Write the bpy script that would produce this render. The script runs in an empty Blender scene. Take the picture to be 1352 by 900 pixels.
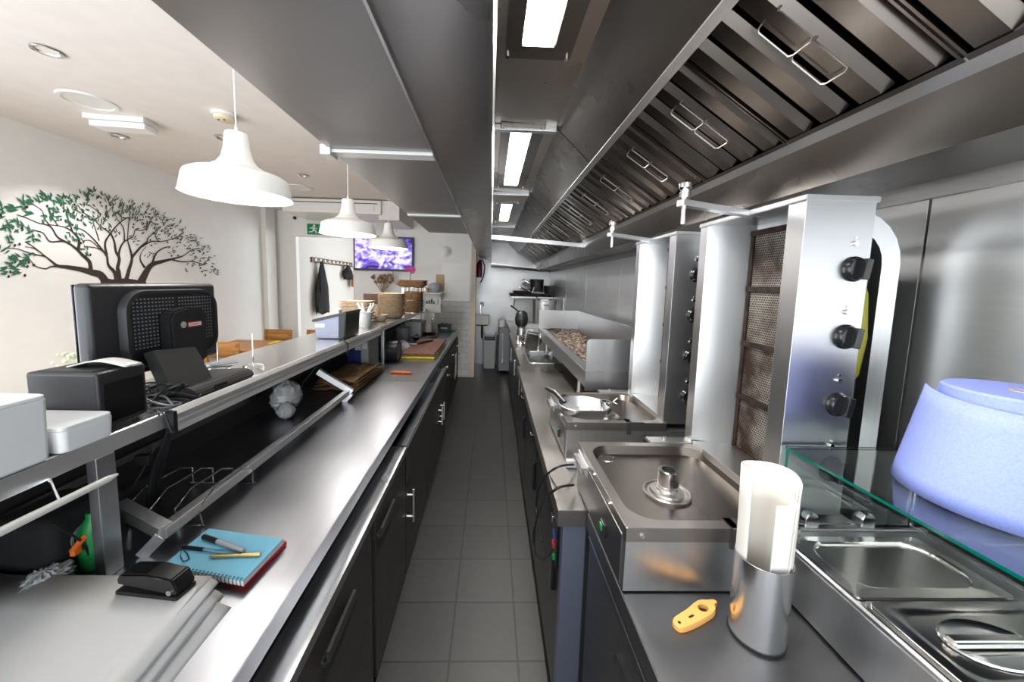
import bpy, bmesh, math, random
from mathutils import Vector, Matrix
R = math.radians; PI = math.pi
SC = bpy.context.scene; COL = SC.collection
random.seed(4)

# ------------------------------------------------------------------ camera model (metres, z up, camera at x=0 y=0 z=1.64)
F, PX, PY = 482.67, 661.64, 423.32
CAMZ = 1.64
def cam_axes(pitch=.0995, yaw=.0301, roll=.0266):
    cp, sp, cy, sy, cr, sr = math.cos(pitch), math.sin(pitch), math.cos(yaw), math.sin(yaw), math.cos(roll), math.sin(roll)
    f = Vector((sy*cp, cy*cp, -sp)); r = Vector((cy, -sy, 0)); u = r.cross(f)
    return cr*r + sr*u, -sr*r + cr*u, f
CR, CU, CF = cam_axes()
cam = bpy.data.cameras.new('camera'); camo = bpy.data.objects.new('camera', cam); COL.objects.link(camo)
camo.matrix_world = Matrix(((CR.x, CU.x, -CF.x, 0), (CR.y, CU.y, -CF.y, 0), (CR.z, CU.z, -CF.z, CAMZ), (0, 0, 0, 1)))
cam.sensor_width = 36; cam.sensor_fit = 'HORIZONTAL'; cam.lens = F*36/1352
cam.shift_x = (676-PX)/1352; cam.shift_y = -(450-PY)/1352; cam.clip_start = .02
SC.camera = camo
def ray(x, y): return CF + CR*((x-PX)/F) - CU*((y-PY)/F)
def aZ(x, y, z): d = ray(x, y); return Vector((0, 0, CAMZ)) + d*((z-CAMZ)/d.z)     # measured point on a level plane
def aX(x, y, X): d = ray(x, y); return Vector((0, 0, CAMZ)) + d*(X/d.x)
def aY(x, y, Y): d = ray(x, y); return Vector((0, 0, CAMZ)) + d*(Y/d.y)

# ------------------------------------------------------------------ mesh builder
def rrect(x0, x1, y0, y1, r, n=5):
    p = []
    for cx, cy, a in ((x1-r, y1-r, 0), (x0+r, y1-r, 90), (x0+r, y0+r, 180), (x1-r, y0+r, 270)):
        for k in range(n+1):
            t = R(a + 90*k/n); p.append((cx + r*math.cos(t), cy + r*math.sin(t)))
    return p
def sm(pts, n=6):
    P = [Vector(p) for p in pts]; S = []
    for i in range(len(P)-1):
        p0, p1, p2, p3 = P[max(i-1, 0)], P[i], P[i+1], P[min(i+2, len(P)-1)]
        for k in range(n): s = k/n; S.append(.5*((2*p1)+(p2-p0)*s+(2*p0-5*p1+4*p2-p3)*s*s+(3*p1-p0-3*p2+p3)*s**3))
    return S+[P[-1]]
class MB:
    def __init__(s): s.bm = bmesh.new(); s.mi = 0
    def face(s, vs):
        try:
            f = s.bm.faces.new(vs); f.material_index = s.mi; return f
        except ValueError: return None
    def hexa(s, p, b=0, seg=2):
        v = [s.bm.verts.new(q) for q in p]; fs = []
        for i in ((3, 2, 1, 0), (4, 5, 6, 7), (0, 1, 5, 4), (1, 2, 6, 5), (2, 3, 7, 6), (3, 0, 4, 7)): fs.append(s.face([v[k] for k in i]))
        if b > 0:
            es = list({e for f in fs for e in f.edges})
            r = bmesh.ops.bevel(s.bm, geom=es, offset=b, segments=seg, affect='EDGES', profile=.5, clamp_overlap=True)
            for f in r['faces']: f.material_index = s.mi
        return s
    def box(s, x0, x1, y0, y1, z0, z1, b=0, seg=2, M=None):
        p = [Vector(q) for q in ((x0, y0, z0), (x1, y0, z0), (x1, y1, z0), (x0, y1, z0), (x0, y0, z1), (x1, y0, z1), (x1, y1, z1), (x0, y1, z1))]
        if M: p = [M @ q for q in p]
        return s.hexa(p, b, seg)
    def loops(s, ls, cap0=True, cap1=True, closed=False):
        vs = [[s.bm.verts.new(q) for q in l] for l in ls]; n = len(vs[0])
        pairs = list(zip(vs, vs[1:])) + ([(vs[-1], vs[0])] if closed else [])
        for a, b in pairs:
            for i in range(n): s.face((a[i], a[(i+1) % n], b[(i+1) % n], b[i]))
        if not closed:
            if cap0: s.face(vs[0][::-1])
            if cap1: s.face(vs[-1])
        return s
    def tube(s, pts, r, n=8, closed=False, cap=True, flat=None):
        pts = [Vector(p) for p in pts]; m = len(pts); rs = r if isinstance(r, (list, tuple)) else [r]*m
        up = None; ls = []
        for i, p in enumerate(pts):
            if closed: t = pts[(i+1) % m] - pts[i-1]
            else: t = pts[min(i+1, m-1)] - pts[max(i-1, 0)]
            if t.length < 1e-9: t = Vector((0, 0, 1))
            t.normalize()
            if up is None:
                up = Vector((0, 0, 1)) if abs(t.z) < .9 else Vector((0, 1, 0))
            side = t.cross(up)
            if side.length < 1e-6: side = t.orthogonal()
            side.normalize(); up = side.cross(t).normalized()
            a, b = (rs[i], rs[i]) if flat is None else flat
            if flat is None: ls.append([p + side*(a*math.cos(2*PI*k/n)) + up*(b*math.sin(2*PI*k/n)) for k in range(n)])
            else: ls.append([p + side*(a*u) + up*(b*w) for u, w in ((1, 1), (-1, 1), (-1, -1), (1, -1))])
        return s.loops(ls, cap, cap, closed)
    def cyl(s, p0, p1, r0, r1=None, n=20, cap=True):
        return s.tube([p0, p1], [r0, r0 if r1 is None else r1], n, cap=cap)
    def lathe(s, prof, o=(0, 0, 0), n=32, cap0=True, cap1=True, sx=1, sy=1, M=None):
        ls = []
        for r, z in prof:
            r = max(r, .0004)
            l = [Vector((r*sx*math.cos(2*PI*k/n), r*sy*math.sin(2*PI*k/n), z)) for k in range(n)]
            if M: l = [M @ q for q in l]
            ls.append([q + Vector(o) for q in l])
        return s.loops(ls, cap0, cap1)
    def prism(s, poly, axis, a, b, bev=0):
        f = {'x': lambda u, v, t: (t, u, v), 'y': lambda u, v, t: (u, t, v), 'z': lambda u, v, t: (u, v, t)}[axis]
        va = [s.bm.verts.new(f(u, v, a)) for u, v in poly]; vb = [s.bm.verts.new(f(u, v, b)) for u, v in poly]; n = len(poly); fs = []
        fs.append(s.face(va[::-1])); fs.append(s.face(vb))
        for i in range(n): fs.append(s.face((va[i], va[(i+1) % n], vb[(i+1) % n], vb[i])))
        if bev > 0:
            es = list({e for x in fs for e in x.edges})
            r = bmesh.ops.bevel(s.bm, geom=es, offset=bev, segments=2, affect='EDGES', clamp_overlap=True)
            for x in r['faces']: x.material_index = s.mi
        return s
    def poly(s, *pts):
        s.face([s.bm.verts.new(p) for p in pts]); return s
    def grid(s, fn, nu, nv, th=0):
        v = [[s.bm.verts.new(fn(i/nu, j/nv)) for j in range(nv+1)] for i in range(nu+1)]
        for i in range(nu):
            for j in range(nv): s.face((v[i][j], v[i+1][j], v[i+1][j+1], v[i][j+1]))
        return s
    def sphere(s, c, r, n=12, sx=1, sy=1, sz=1):
        prof = [(r*math.sin(PI*k/n), -r*sz*math.cos(PI*k/n)) for k in range(n+1)]
        return s.lathe(prof, c, n*2, sx=sx, sy=sy)
    def build(s, name, mat, parent=None, world=True, ang=32, recalc=True, solid=0):
        bm = s.bm
        if world and parent is not None and parent in WM: bm.transform(WM[parent].inverted())
        bmesh.ops.remove_doubles(bm, verts=bm.verts, dist=1e-6)
        if recalc: bmesh.ops.recalc_face_normals(bm, faces=bm.faces)
        for f in bm.faces: f.smooth = True
        for e in bm.edges:
            if len(e.link_faces) == 2 and e.calc_face_angle(0) > R(ang): e.smooth = False
        me = bpy.data.meshes.new(name); bm.to_mesh(me); bm.free()
        for m in (mat if isinstance(mat, (list, tuple)) else [mat]): me.materials.append(m)
        o = bpy.data.objects.new(name, me); COL.objects.link(o)
        if parent is not None:
            o.parent = parent; WM[o] = WM.get(parent, Matrix())
        else: WM[o] = Matrix()
        wn = o.modifiers.new('flat faces', 'WEIGHTED_NORMAL'); wn.keep_sharp = True; wn.weight = 100
        if solid:
            d = o.modifiers.new('thickness', 'SOLIDIFY'); d.thickness = solid; d.offset = 0
        return o
WM = {}
def tag(o, label, cat, group=None):
    o['label'] = label; o['category'] = cat
    if group: o['group'] = group
    return o
def thing(name, label, cat, loc=(0, 0, 0), rz=0, group=None):
    o = bpy.data.objects.new(name, None); o.empty_display_size = .05; COL.objects.link(o)
    o.location = loc; o.rotation_euler = (0, 0, rz)
    WM[o] = Matrix.Translation(Vector(loc)) @ Matrix.Rotation(rz, 4, 'Z')
    return tag(o, label, cat, group)
def struct(name, mb, mat, parent=None):
    o = mb.build(name, mat, parent)
    if parent is None: o['kind'] = 'structure'
    return o
def solo(name, mb, mat, label, cat, group=None, **k): return tag(mb.build(name, mat, None, **k), label, cat, group)
def plabel(o, t): o['label'] = t; return o

# ------------------------------------------------------------------ materials
def mat(name, col, rough=.5, metal=0, spec=None, emit=None, es=0, trans=0, ior=1.45, coat=0, alpha=1):
    m = bpy.data.materials.new(name); m.use_nodes = True; b = m.node_tree.nodes['Principled BSDF']
    b.inputs['Base Color'].default_value = (*col, 1); b.inputs['Roughness'].default_value = rough; b.inputs['Metallic'].default_value = metal
    b.inputs['IOR'].default_value = ior
    if spec is not None: b.inputs['Specular IOR Level'].default_value = spec
    if emit: b.inputs['Emission Color'].default_value = (*emit, 1); b.inputs['Emission Strength'].default_value = es
    if trans: b.inputs['Transmission Weight'].default_value = trans
    if coat: b.inputs['Coat Weight'].default_value = coat
    return m
def N(m, t, **k):
    n = m.node_tree.nodes.new(t)
    for a, v in k.items(): setattr(n, a, v)
    return n
def L(m, a, b): m.node_tree.links.new(a, b)
def noise_on(m, scale=(1, 1, 1), nscale=8, detail=4, col=None, rough=None, bump=0, rot=None, dist=0, lo=.35, hi=.65):
    b = m.node_tree.nodes['Principled BSDF']
    tc = N(m, 'ShaderNodeTexCoord'); mp = N(m, 'ShaderNodeMapping'); mp.inputs['Scale'].default_value = scale
    if rot: mp.inputs['Rotation'].default_value = rot
    nz = N(m, 'ShaderNodeTexNoise'); nz.inputs['Scale'].default_value = nscale; nz.inputs['Detail'].default_value = detail; nz.inputs['Distortion'].default_value = dist
    L(m, tc.outputs['Object'], mp.inputs['Vector']); L(m, mp.outputs[0], nz.inputs['Vector'])
    if col:
        r = N(m, 'ShaderNodeValToRGB'); r.color_ramp.elements[0].position = lo; r.color_ramp.elements[1].position = hi
        r.color_ramp.elements[0].color = (*col[0], 1); r.color_ramp.elements[1].color = (*col[1], 1)
        L(m, nz.outputs['Fac'], r.inputs['Fac']); L(m, r.outputs['Color'], b.inputs['Base Color'])
    if rough:
        q = N(m, 'ShaderNodeMapRange'); q.inputs['From Min'].default_value = lo; q.inputs['From Max'].default_value = hi
        q.inputs['To Min'].default_value = rough[0]; q.inputs['To Max'].default_value = rough[1]
        L(m, nz.outputs['Fac'], q.inputs['Value']); L(m, q.outputs['Result'], b.inputs['Roughness'])
    if bump:
        u = N(m, 'ShaderNodeBump'); u.inputs['Strength'].default_value = bump; u.inputs['Distance'].default_value = .0006
        L(m, nz.outputs['Fac'], u.inputs['Height']); L(m, u.outputs['Normal'], b.inputs['Normal'])
    return m
def streak(name, c, axis, r=(.24, .33), var=.05, fine=160, blot=.04):
    # brushed steel: fine streaks along one axis, faint blotches, no relief
    m = mat(name, c, .3, 1); b = m.node_tree.nodes['Principled BSDF']
    tc = N(m, 'ShaderNodeTexCoord'); mp = N(m, 'ShaderNodeMapping'); sc = [fine, fine, fine]; sc['xyz'.index(axis)] = 2.5; mp.inputs['Scale'].default_value = sc
    nz = N(m, 'ShaderNodeTexNoise'); nz.inputs['Scale'].default_value = 1; nz.inputs['Detail'].default_value = 2
    L(m, tc.outputs['Object'], mp.inputs[0]); L(m, mp.outputs[0], nz.inputs['Vector'])
    n2 = N(m, 'ShaderNodeTexNoise'); n2.inputs['Scale'].default_value = 3; n2.inputs['Detail'].default_value = 5; L(m, tc.outputs['Object'], n2.inputs['Vector'])
    ad = N(m, 'ShaderNodeMath', operation='MULTIPLY_ADD'); ad.inputs[1].default_value = var*2; ad.inputs[2].default_value = 1-var; L(m, nz.outputs['Fac'], ad.inputs[0])
    a2 = N(m, 'ShaderNodeMath', operation='MULTIPLY_ADD'); a2.inputs[1].default_value = blot*2; a2.inputs[2].default_value = -blot; L(m, n2.outputs['Fac'], a2.inputs[0])
    su = N(m, 'ShaderNodeMath', operation='ADD'); L(m, ad.outputs[0], su.inputs[0]); L(m, a2.outputs[0], su.inputs[1])
    vm = N(m, 'ShaderNodeVectorMath', operation='SCALE'); vm.inputs[0].default_value = c; L(m, su.outputs[0], vm.inputs['Scale']); L(m, vm.outputs[0], b.inputs['Base Color'])
    rr = N(m, 'ShaderNodeMapRange'); rr.inputs['From Min'].default_value = .3; rr.inputs['From Max'].default_value = .7; rr.inputs['To Min'].default_value = r[0]; rr.inputs['To Max'].default_value = r[1]
    L(m, n2.outputs['Fac'], rr.inputs['Value']); L(m, rr.outputs[0], b.inputs['Roughness'])
    return m
M = {}
M['steel'] = streak('brushed steel', (.54, .54, .54), 'z', (.30, .36))
M['steel_h'] = streak('brushed steel sideways', (.46, .46, .465), 'x', (.30, .36))
M['worktop'] = streak('worn worktop steel', (.40, .41, .445), 'y', (.29, .37), .06, 60, .07)
M['worktop_r'] = streak('right worktop steel', (.36, .335, .315), 'y', (.26, .38), .05, 60, .07)
M['tray'] = streak('greasy tray steel', (.16, .14, .125), 'y', (.26, .32), .02, 60, .06)
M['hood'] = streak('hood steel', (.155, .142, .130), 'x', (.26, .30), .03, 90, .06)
M['soffit'] = streak('soffit steel', (.38, .38, .385), 'y', (.40, .46), .02, 90, .04)
M['lip'] = streak('canopy lip steel', (.40, .40, .415), 'x', (.26, .32), .03, 90, .06)
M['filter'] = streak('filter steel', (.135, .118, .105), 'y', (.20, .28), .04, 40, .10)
M['wall_steel'] = streak('wall cladding steel', (.70, .70, .70), 'y', (.34, .42), .05, 120, .05)
M['chrome'] = mat('chrome', (.75, .75, .75), .12, 1)
M['alu'] = streak('aluminium rail', (.70, .70, .71), 'y', (.24, .32))
M['dark_steel'] = streak('dark steel', (.17, .17, .175), 'y', (.32, .42), .04, 60, .06)
M['black'] = mat('black plastic', (.012, .012, .013), .38)
M['black_gloss'] = mat('glossy black plastic', (.01, .01, .011), .16)
M['black_matt'] = mat('matt black', (.012, .012, .012), .7)
M['charcoal'] = mat('charcoal plastic', (.026, .026, .029), .36)
M['laminate'] = noise_on(mat('dark cabinet front', (.018, .015, .014), .38), (2, 2, 30), 5, 4, ((.012, .010, .009), (.024, .020, .018)), (.42, .55))
M['fridge_front'] = noise_on(mat('dark fridge front', (.05, .05, .055), .32, .6), (2, 2, 30), 5, 3, ((.04, .04, .042), (.065, .065, .068)), (.28, .4))
M['white_paint'] = noise_on(mat('white wall paint', (.85, .84, .815), .75), (1, 1, 1), 9, 3, ((.87, .865, .845), (.89, .885, .865)), None, .03)
M['ceiling'] = noise_on(mat('ceiling paint', (.74, .70, .68), .8), (1, 1, 1), 9, 3, ((.80, .765, .745), (.83, .795, .775)), None, .02)
M['corridor'] = mat('greige wall paint', (.62, .60, .57), .8)
M['white_gloss'] = mat('white enamel', (.82, .80, .76), .3)
M['white_plastic'] = mat('white plastic', (.80, .80, .79), .4)
M['cream_plastic'] = mat('cream plastic', (.75, .66, .48), .5)
M['trans_white'] = mat('frosted white plastic', (.93, .94, .95), .35)
M['trans_white'].node_tree.nodes['Principled BSDF'].inputs['Subsurface Weight'].default_value = 1
M['trans_white'].node_tree.nodes['Principled BSDF'].inputs['Subsurface Radius'].default_value = (.10, .10, .10)
M['paper'] = noise_on(mat('white paper', (.82, .81, .79), .7), (1, 1, 1), 3, 3, ((.78, .77, .76), (.84, .83, .82)), None, .02)
M['cream_paper'] = mat('cream greaseproof paper', (.60, .57, .52), .65)
M['blue_paper'] = noise_on(mat('blue paper roll', (.30, .36, .78), .8), (1, 1, 1), 300, 2, ((.24, .30, .70), (.28, .34, .74)), None, .04)
M['card'] = mat('cardboard', (.55, .40, .24), .8)
M['kraft'] = noise_on(mat('brown paper', (.30, .17, .08), .8), (1, 1, 1), 12, 4, ((.22, .12, .055), (.36, .22, .11)), None, .3)
M['wood'] = noise_on(mat('orange wood', (.42, .19, .045), .45), (1, 8, 8), 3, 4, ((.34, .14, .03), (.5, .25, .07)))
M['wood_dark'] = noise_on(mat('dark wood', (.20, .085, .03), .5), (1, 6, 6), 4, 4, ((.07, .03, .014), (.13, .058, .025)))
M['wicker'] = noise_on(mat('pale wicker', (.62, .46, .28), .7), (1, 1, 14), 20, 3, ((.45, .31, .17), (.74, .60, .42)), None, .6)
M['wicker_pale'] = noise_on(mat('pale palm leaf', (.72, .58, .42), .6), (4, 4, 14), 14, 3, ((.60, .45, .30), (.82, .70, .55)), None, .3)
M['wicker_dark'] = noise_on(mat('brown wicker', (.30, .17, .08), .7), (1, 1, 10), 16, 3, ((.20, .10, .04), (.40, .24, .12)), None, .6)
M['rust'] = noise_on(mat('rusty burner rail', (.10, .05, .03), .7, .5), (1, 1, 1), 30, 6, ((.012, .009, .007), (.055, .030, .020)), None, .5)
M['red'] = mat('red enamel', (.36, .012, .014), .3)
M['red_plastic'] = mat('red plastic', (.60, .02, .025), .4)
M['green'] = mat('green sign', (.0, .26, .11), .4)
M['green_plastic'] = mat('green plastic', (.01, .22, .05), .4)
M['orange'] = mat('orange plastic', (.85, .17, .02), .4)
M['peach'] = mat('amber plastic', (.85, .43, .12), .35)
M['yellow'] = mat('yellow board', (.80, .66, .04), .5)
M['yellow_hose'] = mat('yellow gas hose', (.36, .35, .02), .45)
M['brown_board'] = noise_on(mat('brown cutting board', (.22, .10, .085), .5), (1, 1, 1), 20, 4, ((.19, .085, .07), (.26, .125, .105)))
M['blue_card'] = mat('sky blue notebook', (.20, .58, .78), .55)
M['blue_plastic'] = mat('blue plastic', (.03, .05, .20), .45)
M['lilac_grey'] = mat('lilac grey plastic', (.33, .36, .47), .45)
M['grey_plastic'] = mat('grey plastic', (.22, .23, .25), .45)
M['mid_grey'] = mat('light grey plastic', (.42, .43, .44), .5)
M['gold'] = mat('gold pen', (.62, .44, .16), .3, .8)
M['purple'] = mat('orchid petal', (.55, .05, .25), .6)
M['dried'] = mat('dried flower', (.30, .19, .11), .8)
M['leaf_dark'] = mat('mural leaf green', (.025, .14, .075), .8)
M['leaf_olive'] = mat('mural leaf olive', (.085, .125, .075), .8)
M['bark'] = mat('mural bark', (.045, .028, .024), .8)
M['sage'] = mat('pale flowers', (.62, .68, .50), .8)
M['fabric'] = noise_on(mat('black cloth', (.010, .010, .011), .9), (1, 1, 1), 60, 2, None, None, .4)
M['ash'] = noise_on(mat('ash and coals', (.3, .22, .16), .95), (1, 1, 1), 28, 10, ((.012, .009, .008), (.34, .25, .19)), None, 1, lo=.38, hi=.68)
M['plinth'] = mat('dark plinth', (.012, .011, .011), .6)
M['tin'] = mat('dull aluminium', (.66, .67, .68), .34, 1)
M['sooty'] = noise_on(mat('sooty pan', (.03, .026, .024), .5, .3), (1, 1, 1), 12, 4, ((.015, .013, .012), (.06, .05, .045)))
M['timber'] = mat('painted door frame', (.62, .53, .42), .6)
M['glass'] = mat('clear glass', (.93, .98, .96), 0, 0, trans=1, ior=1.45)
M['glass_edge'] = mat('green glass edge', (.0, .10, .07), .12, 0, coat=.5)
M['clear'] = mat('clear plastic', (.95, .97, .97), .02, 0, trans=1, ior=1.3)
M['label_white'] = mat('white label', (.8, .8, .8), .5)
M['slate'] = mat('slate blue panel', (.20, .22, .30), .35, .7)
def emit(name, c, s):
    m = bpy.data.materials.new(name); m.use_nodes = True; nt = m.node_tree; nt.nodes.clear()
    o = nt.nodes.new('ShaderNodeOutputMaterial'); e = nt.nodes.new('ShaderNodeEmission'); e.inputs[0].default_value = (*c, 1); e.inputs[1].default_value = s
    nt.links.new(e.outputs[0], o.inputs[0]); return m
M['tube_light'] = emit('lit diffuser', (1, .985, .95), 14)
M['bulb'] = emit('lit bulb', (1, .96, .90), 18)
M['spot_lit'] = emit('lit downlight', (1, .96, .9), 8)

# floor tiles: 0.30 m grid with dark joints
def tile_mat(name, sx, sy, ox, oy, c0, c1, joint, jw, rough, bump=.3, offset=0.0, axes='xy'):
    m = mat(name, c0, rough); b = m.node_tree.nodes['Principled BSDF']
    g = N(m, 'ShaderNodeNewGeometry'); sp = N(m, 'ShaderNodeSeparateXYZ'); cb = N(m, 'ShaderNodeCombineXYZ'); L(m, g.outputs['Position'], sp.inputs[0])
    L(m, sp.outputs[axes[0].upper()], cb.inputs[0]); L(m, sp.outputs[axes[1].upper()], cb.inputs[1])
    mp = N(m, 'ShaderNodeMapping'); mp.inputs['Location'].default_value = (-ox, -oy, 0); L(m, cb.outputs[0], mp.inputs['Vector'])
    br = N(m, 'ShaderNodeTexBrick'); br.offset = offset; br.squash = 1
    br.inputs['Scale'].default_value = 1; br.inputs['Brick Width'].default_value = sx; br.inputs['Row Height'].default_value = sy
    br.inputs['Mortar Size'].default_value = jw; br.inputs['Mortar Smooth'].default_value = .15; br.inputs['Bias'].default_value = 0
    br.inputs['Color1'].default_value = (*c0, 1); br.inputs['Color2'].default_value = (*c1, 1); br.inputs['Mortar'].default_value = (*joint, 1)
    L(m, mp.outputs[0], br.inputs['Vector'])
    nz = N(m, 'ShaderNodeTexNoise'); nz.inputs['Scale'].default_value = 35; nz.inputs['Detail'].default_value = 6; L(m, g.outputs['Position'], nz.inputs['Vector'])
    mx = N(m, 'ShaderNodeMix', data_type='RGBA', blend_type='MULTIPLY'); mx.inputs[0].default_value = .35
    L(m, br.outputs['Color'], mx.inputs[6]); L(m, nz.outputs['Color'], mx.inputs[7]); L(m, mx.outputs[2], b.inputs['Base Color'])
    bu = N(m, 'ShaderNodeBump'); bu.inputs['Strength'].default_value = bump; bu.inputs['Distance'].default_value = .003; bu.invert = True
    L(m, br.outputs['Fac'], bu.inputs['Height']); L(m, bu.outputs['Normal'], b.inputs['Normal'])
    return m
M['floor'] = tile_mat('dark floor tiles', .2985, .2985, -.1424, 1.4415, (.036, .0335, .032), (.030, .028, .027), (.009, .008, .008), .0045, .42)
M['wall_tile'] = tile_mat('white metro tiles', .20, .10, 0, .03, (.74, .73, .71), (.70, .69, .67), (.45, .44, .43), .003, .18, .3, .5, 'xz')
M['bounce_oak'] = noise_on(mat('pale oak floor', (.50, .40, .28), .4), (6, 1, 1), 3, 4, ((.44, .34, .23), (.56, .45, .33)))  # pale tone chosen to bounce light, floor itself is out of view
M['ledge'] = streak('drawer ledge steel', (.46, .47, .49), 'y', (.22, .28), .05, 60, .08)
M['bar_steel'] = streak('bar top steel', (.85, .84, .83), 'y', (.20, .26), .03, 60, .03)
M['frame'] = streak('satin frame steel', (.78, .78, .78), 'y', (.40, .48), .03, 60, .03)
M['back_steel'] = streak('kitchen back wall steel', (.42, .42, .42), 'x', (.34, .42), .04, 90, .06)
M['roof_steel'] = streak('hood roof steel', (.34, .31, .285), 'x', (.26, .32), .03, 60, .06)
M['napkin_steel'] = streak('polished cylinder steel', (.72, .72, .72), 'z', (.20, .26), .06, 120, .02)
M['under_bar'] = mat('dark brown panel', (.035, .031, .028), .5)
M['rim'] = streak('tray rim steel', (.34, .315, .295), 'y', (.28, .34), .03, 60, .04)
# ------------------------------------------------------------------ the room
WX, FY, CZ = 1.2, -1.5, 2.8
struct('floor', MB().box(-.99, 1.4, FY-.1, 10.2, -.1, 0), M['floor'])
struct('floor_dining', MB().box(-4.0, -.99, FY-.1, 10.2, -.1, 0), M['bounce_oak'])  # unseen floor, made pale to bounce daylight up to the ceiling
struct('ceiling', MB().box(-4.0, 1.4, FY-.1, 10.2, CZ, CZ+.1), M['ceiling'])
struct('wall_left', MB().box(-3.84, -3.72, 1.7, 6.5, 0, CZ).box(-3.84, -3.72, FY, 1.7, 0, .4).box(-3.84, -3.72, FY, 1.7, 2.62, CZ), M['white_paint'])
w = MB()
for y in (FY+.02, -.45, .6, 1.65): w.box(-3.80, -3.74, y-.03, y+.03, .4, 2.62)
w.box(-3.80, -3.74, FY, 1.7, .4, .46).box(-3.80, -3.74, FY, 1.7, 2.56, 2.62)
struct('window_3', w, M['dark_steel'])  # unseen side window, added to bring more daylight into the dining side
struct('trim_1', MB().box(-3.72, -3.64, 6.10, 6.36, 0, CZ, .004), M['white_gloss'])              # white boxed pipe in the corner
struct('wall_return', MB().box(-3.84, -3.38, 6.5, 6.6, 0, CZ), M['white_paint'])
struct('wall_corridor', MB().box(-3.5, -3.38, 6.6, 9.7, 0, CZ), M['corridor'])
struct('wall_corridor_end', MB().box(-3.5, -1.9, 9.7, 9.8, 0, CZ), M['corridor'])
struct('wall_back', MB().box(-2.35, -.345, 6.35, 6.47, 0, CZ), M['white_paint'])
struct('wall_tiling', MB().box(-1.3, -.345, 6.338, 6.35, 0, 1.33), M['wall_tile'])
struct('trim_2', MB().box(-3.37, -2.35, 6.35, 6.5, 2.36, CZ), M['white_paint'])                  # beam over the corridor
struct('trim_3', MB().box(-.345, -.26, 6.31, 6.46, 0, 2.8, .004), M['timber'])                   # door post
struct('baseboard_back', MB().box(-.60, -.345, 6.318, 6.338, 0, .1, .004), M['wall_tile'])
struct('wall_kitchen_side', MB().box(-.46, -.345, 6.47, 7.42, 0, CZ), M['wall_steel'])
struct('wall_kitchen_back', MB().box(-.46, 1.4, 7.42, 7.54, 0, CZ), M['back_steel'])
struct('wall_right', MB().box(WX, WX+.12, FY, 7.42, 0, CZ), M['white_paint'])
clad = thing('steel_wall_cladding', 'brushed steel sheets cladding the wall behind the grills', 'wall cladding', (WX, 0, .9))
for y0, y1 in ((-1.45, -.35), (-.34, .985), (.992, 2.2), (2.207, 3.35), (3.357, 4.55), (4.557, 5.75), (5.757, 7.41)):
    MB().box(WX-.012, WX, y0, y1, .5, 1.95, .0015).build('cladding_sheet', M['wall_steel'], clad)
fw = MB().box(-3.84, 1.3, FY-.12, FY, 0, .3).box(-3.84, 1.3, FY-.12, FY, 2.66, CZ)
for x in (-3.84, -1.05, 1.2): fw.box(x, x+.14, FY-.12, FY, .3, 2.66)
struct('wall_front', fw, M['white_paint'])
for i, (x0, x1) in enumerate(((-3.70, -1.05), (-.91, 1.2))):
    w = MB()
    w.box(x0, x1, FY-.09, FY-.03, .3, .36).box(x0, x1, FY-.09, FY-.03, 2.60, 2.66).box(x0, x0+.06, FY-.09, FY-.03, .3, 2.66).box(x1-.06, x1, FY-.09, FY-.03, .3, 2.66)
    w.box((x0+x1)/2-.03, (x0+x1)/2+.03, FY-.09, FY-.03, .3, 2.66).box(x0, x1, FY-.09, FY-.03, 2.05, 2.1)
    struct('window_%d' % (i+1), w, M['dark_steel'])

# ------------------------------------------------------------------ extraction hood over the aisle
hood = thing('extractor_hood', 'long stainless steel extractor hood over the aisle and grills', 'extractor hood', (0, 3, 2.05))
HN, HF = -.7, 7.4
def hz(x): return 2.055 - .006*x
def pbox(poly, name, m, y0=HN, y1=HF, par=None, bev=.0): return MB().prism(poly, 'y', y0, y1, bev).build(name, m, par or hood)
ye = 3.18
for a, b in ((HN, 1.24), (1.25, 2.34), (2.35, ye)):
    pbox([(-.535, 2.062), (-.198, 2.06), (-.198, 2.078), (-.535, 2.078)], 'soffit_panel', M['soffit'], a, b)
pbox([(-.535, 2.078), (-.515, 2.078), (-.515, CZ), (-.535, CZ)], 'soffit_side', M['white_paint'], HN, ye)
pbox([(-.535, 2.078), (-.2, 2.078), (-.2, CZ), (-.535, CZ)], 'soffit_end', M['white_paint'], ye-.02, ye)
for y, w in ((1.27, .052), (2.36, .04)):
    MB().box(-.53, -.198, y-w/2, y+w/2, 2.050, 2.062, .003).build('cover_strip', M['white_gloss'], hood)
MB().box(-.56, -.525, 1.235, 1.295, 2.04, 2.072, .004).build('bracket', M['white_gloss'], hood)
for a, b in ((HN, 1.775), (1.78, 3.9), (3.905, 6.33)):
    pbox([(-.197, 2.068), (-.014, 2.05), (-.006, 2.07), (-.012, 2.07), (-.020, 2.062), (-.197, 2.084)], 'canopy_lip', M['lip'], a, b)
pbox([(-.202, 2.056), (-.196, 2.056), (-.196, 2.078), (-.202, 2.078)], 'seam_flange', M['alu'], HN, 6.33)
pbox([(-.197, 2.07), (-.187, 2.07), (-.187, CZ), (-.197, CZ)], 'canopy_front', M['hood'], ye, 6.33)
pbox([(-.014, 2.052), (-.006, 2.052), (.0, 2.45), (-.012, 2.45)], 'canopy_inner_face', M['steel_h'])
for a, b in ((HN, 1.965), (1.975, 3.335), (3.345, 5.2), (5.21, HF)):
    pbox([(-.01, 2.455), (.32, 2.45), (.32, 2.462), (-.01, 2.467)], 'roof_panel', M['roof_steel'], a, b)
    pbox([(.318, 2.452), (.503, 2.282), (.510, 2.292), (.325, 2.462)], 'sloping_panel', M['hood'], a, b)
for y in (1.97, 3.34, 5.2): MB().box(-.004, .318, y-.018, y+.018, 2.425, 2.453, .003).build('cross_member', M['steel_h'], hood)
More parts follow.
